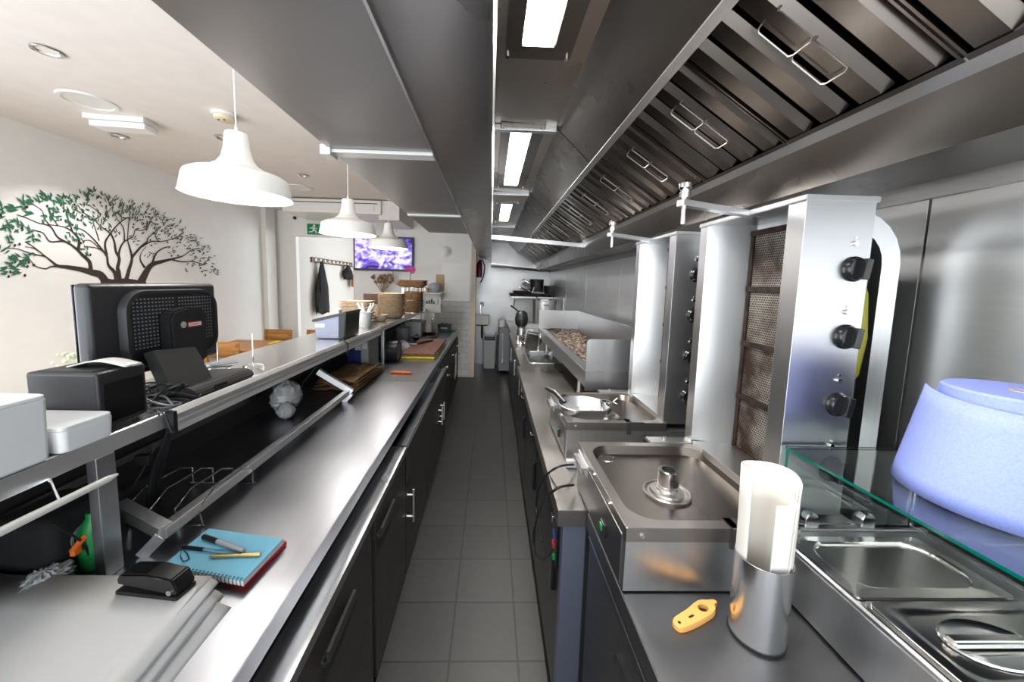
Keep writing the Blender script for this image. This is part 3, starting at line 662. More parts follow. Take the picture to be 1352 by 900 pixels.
n0, n1, n2, n3 = aX(203, 462, -1.05), aX(226, 513, -.975), aX(284, 504, -.975), aX(258, 457, -1.05); bk = Vector((-.035, 0, -.012))
MB().hexa([n0+bk, n1+bk, n2+bk, n3+bk, n0, n1, n2, n3], .003).build('stand_neck', M['black_matt'], t)
MB().prism([(-1.16, BZ+.001), (-.935, BZ+.001), (-.932, BZ+.012), (-.945, BZ+.028), (-.965, BZ+.034), (-1.16, BZ+.02)], 'y', 1.165, 1.455, .004).build('stand_base', M['charcoal'], t)
MB().box(-.936, -.930, 1.245, 1.30, BZ+.006, BZ+.022, .001).build('socket_panel', M['black_gloss'], t)
# cable tangle on the bar
t = thing('cable_tangle', 'tangled black cables on the bar by the monitor base', 'cables', (-.95, 1.1, BZ))
rr = random.Random(7)
for k in range(9):
    c = aZ(225+rr.uniform(-25, 20), 528+rr.uniform(-8, 12), BZ+.01); a, b = rr.uniform(.02, .055), rr.uniform(.02, .04); ph = rr.uniform(0, 6)
    pts = [(max(-1.2, min(-.915, c.x+a*math.cos(ph+s)+.006*math.sin(3*s))), c.y+b*math.sin(ph+s), BZ+.006+.055*(.5+.5*math.sin(s*1.3+k))*(k % 3)/2) for s in [2.6*PI*q/26 for q in range(27)]]
    MB().tube(pts, .0029 if k % 4 else .0036, 6).build('cable', M['grey_plastic'] if k % 4 == 3 else M['black'], t)
MB().tube([(-.96, 1.06, BZ+.004), (-.93, 1.03, BZ+.006), (-.905, 1.02, BZ+.0), (-.89, 1.02, BZ-.05)], .003, 6).build('cable', M['black'], t)
# order spikes
def spike(px, py, h, lab, notes):
    c = aZ(px, py, BZ); t = thing('order_spike', lab, 'order spike', (c.x, c.y, BZ), 0, 'order spikes on the bar')
    MB().lathe([(0, .0006), (.038, .0006), (.038, .014), (.034, .018), (0, .018)], n=28).build('base', M['clear'], t, world=False)
    MB().tube([(0, 0, .018), (0, 0, h-.02), (0, 0, h)], [.0022, .0022, .0006], 8).build('spike', M['chrome'], t, world=False)
    if notes:
        for k in range(4): MB().box(-.05+.006*k, .045+.005*k, -.03, .03, .019+.004*k, .021+.004*k, M=Matrix.Rotation(.3*k, 4, 'Z')).build('order_slip', M['grey_plastic'] if k % 2 else M['paper'], t, world=False)
spike(335, 487, aX(333, 440, aZ(335, 487, BZ).x).z-BZ, 'bare order spike with clear round base on the bar', False)
spike(289, 490, .13, 'order spike holding slips beside the monitor', True)
# ticket printer
g0, g1 = aZ(418, 447, BZ), aZ(459, 446, BZ); y0 = 2.42
t = thing('label_printer', 'grey counter label printer with sloping dark lid on the bar', 'label printer', ((g0.x+g1.x)/2, y0+.12, BZ))
w0, w1 = aY(417, 447, y0), aY(452, 446, y0); tl, tr = aY(415, 424, y0), aY(458, 411, y0)
MB().prism([(w0.x, BZ+.004), (w1.x, BZ+.004), (w1.x+.012, tr.z-.03), (w1.x-.02, tr.z-.012), (w0.x-.008, tl.z-.004)], 'y', y0, y0+.25, .005).build('body', M['lilac_grey'], t)
MB().prism([(w1.x-.025, BZ+.004), (w1.x+.015, BZ+.004), (w1.x+.028, tr.z-.012), (w1.x-.022, tr.z-.022)], 'y', y0-.004, y0+.255, .004).build('rear_cover', M['black'], t)
MB().prism([(tl.x-.012, tl.z-.006), (tr.x, tr.z-.016), (tr.x, tr.z), (tl.x-.012, tl.z+.012)], 'y', y0-.012, y0+.265, .004).build('lid', M['charcoal'], t)
MB().box(w0.x-.002, w0.x+.06, y0-.003, y0, tl.z-.04, tl.z-.014, .001).build('front_label', M['label_white'], t)
MB().box(w0.x+.10, w0.x+.145, y0-.003, y0, BZ+.012, BZ+.035, .001).build('paper_slot', M['mid_grey'], t)
MB().box(tl.x+.12, tl.x+.14, y0+.05, y0+.10, tl.z+.04, tl.z+.075, .004).build('knob', M['white_gloss'], t)
solo('power_cable', MB().tube(sm([(w1.x+.01, y0+.1, BZ+.01), (-.96, y0-.02, BZ+.014), (-.925, y0-.1, BZ+.010), (-.898, y0-.13, BZ+.004), (-.886, y0-.13, BZ-.03), (-.90, y0-.13, BZ-.08)]), .004, 8), M['black'], 'black cable from the label printer over the bar edge', 'cable')
# ------------------------------------------------------------------ baskets and small things on the far half of the bar
c = aZ(482, 432, BZ); k = c.y/F
t = thing('cutlery_cup', 'white paper cup of white plastic cutlery on the bar', 'cup', (c.x, c.y, BZ))
MB().lathe([(0, .0005), (.043, .0005), (.045, .006), (.057, .125), (.060, .128), (.056, .128), (.042, .01), (0, .008)], n=28).build('cup', M['white_plastic'], t, world=False)
for i, (dx, dy, hx_, hy_) in enumerate(((-.03, .0, -.055, .0), (-.01, .02, -.03, .02), (.02, -.01, .045, .0), (.0, -.02, -.045, -.02), (.025, .015, .06, .02))):
    MB().tube([(dx*.6, dy*.6, .012), (dx, dy, .12), (hx_, hy_, .185), (hx_*1.1, hy_, .205)], 1, flat=(.006+.002*(i % 2), .0016)).build('plastic_knife', M['white_gloss'], t, world=False)
def bowl_at(px, py, r, h, lab, m, z=BZ, name='wooden_bowl', cat='bowl', Y=None):
    c = aZ(px, py, z)
    return solo(name, MB().lathe([(0, z+.001), (r*.6, z+.001), (r*.85, z+h*.4), (r, z+h), (r*.95, z+h), (r*.8, z+h*.45), (r*.55, z+.012), (0, z+.010)], (c.x, c.y, 0), 32), m, lab, cat)
bowl_at(501, 424, .085, .065, 'small pale wooden bowl behind the cutlery cup', M['wicker_pale'])
# stack of palm leaf plates
c = aY(472, 420, 3.35); c.z = BZ
for k in range(8):
    z = BZ + .001 + .026*k; w, d = .135+.004*math.sin(5*k), .11; m = MB(); ox = .006*math.sin(3*k)
    m.loops([[(c.x+ox+x, c.y+y, zz) for x, y in rrect(-w+i, w-i, -d+i, d-i, .03)] for zz, i in ((z, .03), (z+.004, .024), (z+.022, .002), (z+.025, 0), (z+.025, .006), (z+.010, .028))])
    solo('palm_leaf_tray', m, M['wicker_pale'], 'square palm leaf tray, %s from the bottom of its stack on the bar' % ORD[k], 'tray', 'palm leaf trays stacked on the bar')
# round bread baskets
def basket(c, r, z, h, m, lab, group, name='bread_basket'):
    b = MB(); b.lathe([(0, z), (r*.72, z), (r*.80, z+.006), (r*.97, z+h-.006), (r, z+h), (r*.96, z+h), (r*.76, z+.014), (0, z+.012)], (c.x, c.y, 0), 36)
    o = b.build(name, m); tag(o, lab, 'basket', group)
    return o
c = aY(516, 418, 4.0)
for k in range(9): basket(c, .155-.002*(k % 2), BZ+.001+.027*k, .045, M['wicker'], 'round woven bread basket, %s from the bottom of the tall stack' % ORD[k], 'round bread baskets in the tall stack')
c2 = aY(546, 410, 4.75)
for k in range(7): basket(c2, .13, BZ+.001+.036*k, .05, M['wicker_dark'], 'round brown basket, %s from the bottom of the caged stack' % ORD[k], 'brown baskets in the wire cage')
w = MB()
for q in range(8):
    a = 2*PI*q/8; x, y = c2.x+.145*math.cos(a), c2.y+.145*math.sin(a); w.cyl((x, y, BZ+.001), (x, y, BZ+.32), .0035, n=6)
for z in (BZ+.004, BZ+.16, BZ+.32): w.tube([(c2.x+.145*math.cos(2*PI*q/24), c2.y+.145*math.sin(2*PI*q/24), z) for q in range(24)], .0035, 6, closed=True)
solo('wire_cage', w, M['chrome'], 'upright wire cage around the brown baskets on the bar', 'cage')
c3 = aY(489, 400, 3.75)
solo('menu_board', MB().prism([(c3.x-.05, BZ+.16), (c3.x+.09, BZ+.16), (c3.x+.09, BZ+.262), (c3.x-.05, BZ+.262)], 'y', 3.69, 3.70, .002).box(c3.x+.01, c3.x+.03, 3.69, 3.70, BZ+.001, BZ+.16), M['wood_dark'], 'small dark wooden board on a foot between the basket stacks', 'board')
c4 = aY(498, 410, 3.62); solo('wooden_cone', MB().lathe([(0, BZ+.001), (.05, BZ+.001), (.045, BZ+.02), (.006, BZ+.15), (0, BZ+.152)], (c4.x, c4.y, 0), 24), M['card'], 'pointed tan cone standing in front of the round baskets', 'cone')
# flat wooden trays on the caged stack
zt = BZ+.326
for k in range(3):
    m = MB(); w, d = .19-.01*k, .15; z = zt+.022*k
    m.loops([[(c2.x-.02+.01*k+x, c2.y+y, zz) for x, y in rrect(-w+i, w-i, -d+i, d-i, .04)] for zz, i in ((z, .05), (z+.004, .046), (z+.040, 0), (z+.043, .006), (z+.012, .05))])
    solo('wooden_tray', m, M['wicker_dark'], 'flared brown wooden tray, %s from the bottom on the wire cage' % ORD[k], 'tray', 'wooden trays on the wire cage')
# dried flowers
c = aY(505, 390, 6.15); VZ = 1.30
t = thing('wall_ledge', 'small wooden wall ledge behind the basket stacks holding dried flowers', 'shelf', (c.x, 6.34, 1.29))
MB().box(c.x-.22, c.x+.22, 6.02, 6.349, 1.27, 1.30, .004).build('board', M['wood_dark'], t); MB().prism([(6.349, 1.27), (6.349, 1.17), (6.32, 1.17), (6.10, 1.26), (6.10, 1.27)], 'x', c.x-.02, c.x+.02).build('bracket', M['wood_dark'], t)
c.z = VZ
t = thing('dried_bouquet', 'dried brown flowers in a vase before the television wall', 'dried flowers', c)
MB().lathe([(0, VZ+.001), (.05, VZ+.001), (.06, VZ+.05), (.04, VZ+.11), (.03, VZ+.13), (.034, VZ+.14), (.024, VZ+.13), (0, VZ+.12)], (c.x, c.y, 0), 24).build('vase', M['mid_grey'], t)
rr = random.Random(3); st = MB(); hd = MB()
top = aY(505, 366, 6.15).z
for k in range(34):
    a = rr.uniform(0, 6.28); s = rr.uniform(.02, .16); z = rr.uniform(top-.10, top+.02)
    e = Vector((c.x+s*math.cos(a)*1.2, c.y+s*math.sin(a)*.7, z)); st.tube([(c.x, c.y, VZ+.11), (c.x+.3*(e.x-c.x), c.y, VZ+.2), e], .0022, 5)
    hd.lathe([(0, -.012), (.014, -.004), (.024, .016), (.012, .042), (0, .042)], e, 7)
st.build('stems', M['dried'], t); hd.build('flower_heads', M['dried'], t)
# wall shelf with orchid, box, bowl
s0, s1 = aY(555, 388, 6.15), aY(583, 386, 6.15); zs = s1.z
t = thing('wall_shelf', 'small white wall shelf at the end of the bar', 'shelf', ((s0.x+s1.x)/2, 6.34, zs))
MB().box(s0.x, s1.x+.02, 6.0, 6.335, zs-.03, zs, .012, 3).build('board', M['white_gloss'], t)
MB().prism([(6.335, zs-.03), (6.335, zs-.14), (6.30, zs-.14), (6.10, zs-.04), (6.10, zs-.03)], 'x', s1.x-.05, s1.x-.03).build('bracket', M['white_gloss'], t)
MB().box(s1.x-.12, s1.x+.02, 6.322, 6.336, zs+.02, zs+.30, .003).build('back_board', M['card'], t)
c = aY(574, 379, 6.15); solo('bowl', MB().lathe([(0, zs+.001), (.06, zs+.001), (.10, zs+.06), (.10, zs+.12), (.06, zs+.155), (0, zs+.16)], (c.x, c.y, 0), 24), M['mid_grey'], 'round pale grey pot on the white wall shelf', 'pot')
c = aY(557, 372, 6.05); solo('wooden_box', MB().box(c.x-.07, c.x+.10, 6.02, 6.14, zs+.001, zs+.06, .003).box(c.x-.06, c.x+.09, 6.03, 6.13, zs+.06, zs+.075), M['card'], 'shallow wooden box on the white wall shelf', 'box')
c = aY(552, 358, 6.25); z0 = zs
t = thing('orchid', 'pink orchid standing at the far end of the bar', 'orchid', (c.x-.02, 6.2, BZ))
bx = c.x-.02
MB().lathe([(0, BZ+.001), (.05, BZ+.001), (.065, BZ+.12), (.058, BZ+.12), (0, BZ+.10)], (bx, 5.66, 0), 20).build('pot', M['white_gloss'], t)
MB().tube([(bx, 5.66, BZ+.1), (bx+.01, 5.66, BZ+.35), (c.x, 5.66, c.z-.06), (c.x+.02, 5.66, c.z)], .004, 6).build('stem', M['leaf_dark'], t)
pt = MB()
for k in range(6):
    a = k*1.05; o = Vector((c.x+.045*math.cos(k*2.4), 5.66, c.z+.03*math.sin(k*1.7)))
    for j in range(5): pt.sphere(o+Vector((.02*math.cos(a+1.257*j), -.006, .02*math.sin(a+1.257*j))), .016, 4, 1, .35, .8)
pt.build('petals', M['purple'], t)
lf = MB()
for a in (0.3, 2.2, 3.6, 5.2): lf.tube([(bx, 5.66, BZ+.11), (bx+.06*math.cos(a), 5.66+.06*math.sin(a), BZ+.16), (bx+.12*math.cos(a), 5.66+.12*math.sin(a), BZ+.13)], 1, flat=(.02, .0015))
lf.build('leaves', M['leaf_dark'], t)
q = [aY(x, y, 5.5) for x, y in ((543, 374), (543, 366), (553, 366), (556, 371), (560, 368), (562, 371))]
for v in q: v.x -= .01
# utensil caddy on a post
c0, c1 = aY(561, 412, 5.55), aY(583, 401, 5.55)
t = thing('utensil_caddy', 'white utensil caddy on a steel post at the far end of the bar', 'caddy', ((c0.x+c1.x)/2, 5.55, .9))
px_ = (c0.x+c1.x)/2
MB().box(c0.x, c1.x, 5.48, 5.62, c0.z, c1.z, .008).build('caddy_box', M['white_gloss'], t)
MB().box(px_-.02, px_+.02, 5.53, 5.57, .9005, c0.z).build('post', M['steel'], t)
ut = MB()
for k in range(6):
    x = c0.x+.03+.035*k; ut.box(x-.010, x+.010, 5.53, 5.56, c1.z-.02, c1.z+.03+.02*(k % 3), .004)
ut.build('utensils', M['black'], t)
ut = MB()
for k in range(2): ut.box(c1.x-.09+.05*k, c1.x-.05+.05*k, 5.50, 5.53, c1.z-.02, c1.z+.10, .006)
ut.build('spare_handles', M['white_plastic'], t)

# ------------------------------------------------------------------ on the far half of the lower worktop
def board(lab, m, x0, x1, y0, y1, z0, z1, name='cutting_board'): return solo(name, MB().box(x0, x1, y0, y1, z0, z1, .006, 2), m, lab, 'cutting board', 'stacked cutting boards')
board('yellow plastic cutting board at the bottom of the stack on the worktop', M['yellow'], -.845, -.535, 3.50, 4.42, .901, .922)
board('green-yellow thin cutting board in the middle of the stack', M['yellow_hose'], -.84, -.54, 3.53, 4.43, .923, .930)
board('brown cutting board on top of the stack with a knife on it', M['brown_board'], -.85, -.53, 3.51, 4.44, .931, .958)
t = thing('kitchen_knife', 'kitchen knife with black handle lying on the brown cutting board', 'knife', (-.75, 3.9, .958))
k0, k1, k2 = aZ(531, 453, .962), aZ(552, 454, .962), aZ(571, 450, .962)
MB().hexa([(k0.x, k0.y, .959), (k1.x, k1.y-.05, .959), (k1.x, k1.y+.03, .959), (k0.x+.01, k0.y+.02, .959), (k0.x, k0.y, .961), (k1.x, k1.y-.05, .961), (k1.x, k1.y+.03, .963), (k0.x+.01, k0.y+.02, .961)]).build('blade', M['chrome'], t)
MB().tube([k1+Vector((0, 0, .006)), k1.lerp(k2, .5)+Vector((0, 0, .010)), k2+Vector((0, 0, .007))], [.010, .012, .009], 10).build('handle', M['black'], t)
a, b = aZ(515, 491, .91), aZ(543, 492, .91)
t = thing('vegetable_peeler', 'orange handled peeler lying on the left worktop', 'peeler', a)
MB().tube([b, b.lerp(a, .4), b.lerp(a, .72)], [.008, .012, .009], 12).build('handle', M['orange'], t)
MB().tube([b.lerp(a, .72), b.lerp(a, .9), a], [.010, .011, .004], 10).build('head', M['orange'], t)
MB().cyl(b.lerp(a, .83)+Vector((-.003, -.012, 0)), b.lerp(a, .83)+Vector((-.003, .012, .002)), .004, n=8).build('blade_pin', M['chrome'], t)
c = aZ(522, 478, .9)
t = thing('bin_tub', 'black round tub lying behind the second bar post', 'tub', (c.x-.02, c.y, .9))
MB().lathe([(0, 0), (.085, 0), (.092, .02), (.095, .17), (.10, .18), (.088, .18), (.083, .02), (0, .015)], (0, 0, 0), 30, M=Matrix.Translation((c.x-.16, c.y+.06, .9965)) @ Matrix.Rotation(R(90), 4, 'Y')).build('tub', M['charcoal'], t)
MB().lathe([(.0, .02), (.083, .02), (.083, .175), (0, .165)], (0, 0, 0), 30, M=Matrix.Translation((c.x-.16, c.y+.06, .9965)) @ Matrix.Rotation(R(90), 4, 'Y')).build('contents', M['slate'], t)
c = aY(521, 446, 3.7); c.z = 1.12
solo('paper_towel_roll', MB().lathe([(.02, -.11), (.05, -.11), (.05, .11), (.02, .11)], (0, 0, 0), 28, True, True, M=Matrix.Translation((-.93, 3.95, .951)) @ Matrix.Rotation(R(90), 4, 'X') @ Matrix.Rotation(R(20), 4, 'Y')), M['paper'], 'white paper towel roll lying under the bar behind the black tub', 'paper roll')
c = aY(532, 450, 4.62); m = MB().lathe([(0, .901), (.07, .901), (.085, .95), (.09, 1.06), (.095, 1.065), (.085, 1.06), (.07, .92), (0, .915)], (c.x, 4.62, 0), 28)
solo('mixing_bowl', m, M['mid_grey'], 'pale grey deep bowl behind the cutting boards under the bar', 'bowl')
c = aY(550, 430, 5.0); solo('plastic_crate', MB().loops([[(x, y, z) for x, y in rrect(-1.16+i, -.93-i, 4.95+i, 5.35-i, .02)] for z, i in ((.901, .01), (1.09, 0), (1.10, -.006), (1.10, .01), (.93, .014))]), M['white_plastic'], 'white plastic crate under the far end of the bar', 'crate')
c0 = aZ(562, 446, .9); m = MB(); 
m.loops([[(c0.x+x, c0.y+y, z) for x, y in rrect(-.13+i, .13-i, -.26+i, .26-i, .03)] for z, i in ((.901, .02), (.935, .004), (.94, -.008), (.943, -.008), (.940, .006), (.912, .025))])
solo('roasting_pan', m, M['black_gloss'], 'black rectangular pan on the worktop beyond the cutting boards', 'pan')
c = aY(574, 433, 5.35); t = thing('glass_jar', 'clear glass jar by the small black box at the worktop end', 'jar', (c.x-.03, c.y, .9))
MB().lathe([(0, .901), (.05, .901), (.055, .92), (.055, 1.05), (.035, 1.08), (.035, 1.1), (.031, 1.1), (.031, 1.08), (.051, 1.05), (.051, .92), (0, .91)], (c.x-.03, c.y, 0), 24).build('jar', M['clear'], t)
MB().cyl((c.x-.03, c.y, 1.10), (c.x-.03, c.y, 1.115), .038, n=20).build('lid', M['chrome'], t)
c = aY(587, 434, 5.5); t = thing('black_caddy', 'small black open box at the far end of the left worktop', 'box', (c.x, c.y, .9))
m = MB(); m.loops([[(c.x+x, c.y+y, z) for x, y in rrect(-.09-i, .09+i, -.07-i, .07+i, .012)] for z, i in ((.901, 0), (1.02, .01), (1.02, .002), (.915, -.006))]); m.build('case', M['black'], t)
MB().box(c.x-.05, c.x+.05, c.y-.086, c.y-.078, .96, .98, .002).build('clasp', M['mid_grey'], t)
m = MB()
for k in range(5): m.box(c.x-.07+.03*k, c.x-.05+.03*k, c.y-.02, c.y+.02, .92, 1.03+.012*(k % 2), .003)
m.build('contents', M['charcoal'], t)
c = aY(604, 436, 5.6); solo('sponge', MB().box(c.x-.12, c.x-.02, c.y-.06, c.y+.0, .901, .925, .006), M['green_plastic'], 'green sponge on the far corner of the left worktop', 'sponge')
# binders, paper bags, white bag
def binder(x0, x1, y0, y1, z1, m, lab): 
    t = thing('box_file', lab, 'box', ((x0+x1)/2, y0, .9)); MB().box(x0, x1, y0, y1, .901, z1, .003).build('case', M[m], t)
    MB().box(x0+.01, x1-.01, y0-.002, y0, z1-.08, z1-.03).build('spine_label', M['label_white'], t)
    MB().cyl(((x0+x1)/2, y0-.003, .945), ((x0+x1)/2, y0+.001, .945), .012, n=16).build('finger_hole', M['charcoal'], t)
binder(-1.19, -1.12, 3.05, 3.33, 1.18, 'blue_plastic', 'dark blue box file standing under the bar')
binder(-1.115, -1.045, 3.0, 3.28, 1.15, 'blue_plastic', 'shorter blue box file beside the white carton under the bar')
binder(-1.04, -.98, 2.95, 3.22, 1.17, 'mid_grey', 'pale grey carton standing beside the blue box files')
def crumple(name, lab, cat, c, w, d, n, z0, m, seed, tilt=0):
    rr = random.Random(seed); H = [[rr.uniform(0, 1) for _ in range(n+1)] for _ in range(n+1)]
    def fn(i, j): return Vector((c.x+w*(i-.5)+.03*(H[round(i*n)][round(j*n)]-.5), c.y+d*(j-.5)+.03*(H[round(j*n)][round(i*n)]-.5), z0+.024*H[round(i*n)][round(j*n)]+tilt*(1-i)))
    return solo(name, MB().grid(fn, n, n), m, lab, cat, 'brown paper bags under the bar', solid=.003, ang=15)
for k in range(4): crumple('paper_bag', ('flat brown paper bag, ' + ('lowest', 'second lowest', 'third lowest', 'topmost')[k] + ' of the heap under the bar'), 'paper bag', Vector((-1.02+.015*k, 2.72-.05*k, 0)), .30-.02*k, .66-.06*k, 7, .903+.028*k, M['kraft'], 10+k)
c = aX(378, 515, -1.12); t = thing('plastic_bag', 'crumpled white plastic bag under the middle of the bar', 'bag', (c.x, c.y, .9))
b = blob((c.x, c.y, .99), .085, .8, 1.2, 1, .16, 18, 5); b.build('bag', M['trans_white'], t)
blob((c.x+.05, c.y-.10, .945), .043, 1, 1, 1, .2, 14, 8).build('crumpled_corner', M['trans_white'], t)
solo('cable', MB().tube([aX(432, 462, -1.0), aX(412, 490, -1.03), aX(400, 505, -1.06), aX(394, 525, -1.08)], .006, 8), M['black'], 'thick black cable hanging beside the white plastic bag', 'cable')

# ------------------------------------------------------------------ back wall of the dining side
a, b = aY(467, 312, 6.30), aY(546, 358, 6.30)
t = thing('television', 'flat screen television showing purple and white picture on wall', 'television', ((a.x+b.x)/2, 6.32, (a.z+b.z)/2))
x0, x1, z0, z1 = a.x, b.x, b.z-.01, a.z+.01
MB().box(x0, x1, 6.285, 6.335, z0, z1, .006).build('casing', M['black'], t)
sc = MB().box(x0+.022, x1-.022, 6.280, 6.287, z0+.035, z1-.022).build('screen', M['black_gloss'], t)
m = bpy.data.materials.new('screen picture'); m.use_nodes = True; nt = m.node_tree; nt.nodes.clear()
o = nt.nodes.new('ShaderNodeOutputMaterial'); e = nt.nodes.new('ShaderNodeEmission'); e.inputs[1].default_value = .85; nt.links.new(e.outputs[0], o.inputs[0])
tc = nt.nodes.new('ShaderNodeTexCoord'); mp = nt.nodes.new('ShaderNodeMapping'); mp.inputs['Scale'].default_value = (3.2, 1, 5); nt.links.new(tc.outputs['Object'], mp.inputs[0])
nz = nt.nodes.new('ShaderNodeTexNoise'); nz.inputs['Scale'].default_value = 1.6; nz.inputs['Detail'].default_value = 3; nz.inputs['Distortion'].default_value = 1.2; nt.links.new(mp.outputs[0], nz.inputs['Vector'])
cr = nt.nodes.new('ShaderNodeValToRGB'); cr.color_ramp.interpolation = 'EASE'; el = cr.color_ramp.elements
el[0].position = .30; el[0].color = (.05, .03, .12, 1); el[1].position = .72; el[1].color = (.85, .88, .95, 1)
for p, c in ((.42, (.17, .11, .62, 1)), (.50, (.42, .34, .85, 1)), (.57, (.75, .70, .92, 1))):
    q = el.new(p); q.color = c
nt.links.new(nz.outputs['Fac'], cr.inputs[0]); nt.links.new(cr.outputs[0], e.inputs[0])
MB().box(x0+.024, x1-.024, 6.2785, 6.2802, z0+.037, z1-.024).build('picture', m, sc)
MB().cyl(((x0+x1)/2+.14, 6.34, z0-.16), ((x0+x1)/2+.14, 6.34, z0), .006, n=8).build('lead', M['mid_grey'], t)
def sw(px, py, w, h, lab):
    c = aY(px, py, 6.34); t = thing('wall_socket', lab, 'socket', (c.x, 6.35, c.z)); MB().box(c.x-w, c.x+w, 6.335, 6.349, c.z-h, c.z+h, .003).build('plate', M['white_gloss'], t)
    MB().box(c.x-w*.4, c.x+w*.4, 6.331, 6.336, c.z-h*.4, c.z+h*.4, .002).build('switch', M['white_plastic'], t)
sw(501, 300, .065, .055, 'white wall box left of the pair above the television'); sw(520, 303, .04, .05, 'small white wall box right of the pair above the television')
c = aY(588, 332, 6.34); t = thing('wall_disc', 'round white wall fitting right of the television', 'wall fitting', (c.x, 6.34, c.z))  # plain round white disc fixed to the wall
MB().lathe([(0, 0), (.10, 0), (.10, .02), (.07, .03), (.065, .05), (.03, .06), (0, .06)], (0, 0, 0), 32, M=Matrix.Translation((c.x, 6.349, c.z)) @ Matrix.Rotation(R(90), 4, 'X')).build('body', M['white_gloss'], t)
MB().lathe([(0, 0), (.03, 0), (.03, .01), (0, .012)], (0, 0, 0), 20, M=Matrix.Translation((c.x, 6.289, c.z)) @ Matrix.Rotation(R(90), 4, 'X')).build('cap', M['white_plastic'], t)
a, b = aY(584, 346, 6.34), aY(620, 398, 6.34)
t = thing('notice_board', 'white glossy notice board above the wall tiles', 'notice board', ((a.x+b.x)/2, 6.34, b.z))
MB().box(a.x, b.x, 6.336, 6.349, b.z, a.z, .003).build('panel', M['white_gloss'], t)
MB().box(a.x-.01, b.x+.01, 6.325, 6.349, b.z-.015, b.z, .002).build('tray_edge', M['mid_grey'], t)
MB().box((a.x+b.x)/2-.08, b.x-.06, 6.334, 6.3365, b.z+.36, b.z+.362).build('paper_edge', M['mid_grey'], t)
# exit sign
a, b = aY(405, 295, 6.33), aY(437, 310, 6.33); w = b.x-a.x; h = a.z-b.z
t = thing('exit_sign', 'green emergency exit sign with white running figure and doorway', 'exit sign', ((a.x+b.x)/2, 6.34, b.z))
MB().box(a.x, b.x, 6.335, 6.349, b.z, a.z, .002).build('panel', M['green'], t)
fg = MB(); y0, y1 = 6.333, 6.3352
def U(u, v): return (a.x+w*u, b.z+h*v)
def pp(*uv): fg.prism([U(*q) for q in uv], 'y', y0, y1)
fg.cyl((U(.30, .82)[0], y0, U(.30, .82)[1]), (U(.30, .82)[0], y1, U(.30, .82)[1]), .022, n=14)
pp((.20, .70), (.32, .72), (.34, .42), (.24, .38)); pp((.30, .70), (.44, .56), (.41, .50), (.30, .60)); pp((.22, .70), (.10, .58), (.13, .52), (.23, .60))
pp((.25, .40), (.34, .44), (.42, .25), (.40, .10), (.35, .10), (.36, .24)); pp((.25, .40), (.31, .36), (.20, .20), (.07, .18), (.07, .26), (.17, .28))
pp((.58, .10), (.64, .10), (.64, .88), (.58, .88)); pp((.64, .80), (.94, .80), (.94, .88), (.64, .88)); pp((.88, .10), (.94, .10), (.94, .80), (.88, .80)); pp((.64, .10), (.88, .10), (.88, .18), (.64, .18))
pp((.66, .46), (.78, .60), (.78, .50), (.86, .50), (.86, .42), (.78, .42), (.78, .32))
fg.build('pictogram', M['white_gloss'], t)
c = aY(385, 287, 6.3); solo('ceiling_sensor', MB().sphere((-3.30, 6.33, c.z), .028, 8), M['charcoal'], 'small dark sensor ball beside the exit sign beam', 'sensor')
# coat rack on the corridor wall
t = thing('coat_rack', 'dark wooden coat rack with white hooks on the corridor wall', 'coat rack', (-3.38, 8.0, 2.0))
MB().box(-3.378, -3.35, 7.0, 9.0, 1.955, 2.055, .004).build('board', M['wood_dark'], t)
for k in range(9):
    y = 7.15+.2*k; g = MB(); g.box(-3.352, -3.342, y-.03, y+.03, 1.98, 2.035, .003); g.tube([(-3.345, y, 1.99), (-3.30, y, 1.98), (-3.29, y, 2.01)], .006, 6); g.build('hook', M['white_gloss'], t)
def coat(y, w, h, z, lab, n=10):
    m = MB(); ls = []
    for k in range(n+1):
        f_ = k/n; ww = w*(.15+.85*min(1, f_*2.2))*(1-.12*f_*math.sin(6*f_)); dd = .03+.07*min(1, f_*2)
        ls.append([(-3.285+dd*math.sin(2*PI*q/16)*(1+.15*math.sin(5*q))*.8, y+ww/2*math.cos(2*PI*q/16)*(1+.10*math.sin(3*q+5*f_)+.10*math.sin(7*f_+q)), z-h*f_-(.05*math.sin(2.3*q) if k == n else 0)) for q in range(16)])
    m.loops(ls); solo('coat', m, M['fabric'], lab, 'coat', 'coats on the coat rack')
coat(7.25, .42, .98, 1.99, 'long black coat hanging at the near end of the coat rack'); coat(8.55, .34, .30, 1.98, 'short black hat-like garment hanging further along the coat rack')
c = aY(462, 372, 9.0); t = thing('shoulder_bag', 'orange brown bag hanging at the corridor end', 'bag', (-2.9, 9.2, 1.3))
p0, p1 = aX(459, 371, -3.20), aX(466, 389, -3.20)
MB().box(-3.30, -3.16, 8.75, 8.98, 1.48, 1.78, .03, 3).build('bag_body', M['wood'], t); MB().tube([(-3.23, 8.78, 1.76), (-3.26, 8.80, 1.97), (-3.23, 8.95, 1.76)], .012, 8).build('strap', M['black_matt'], t)

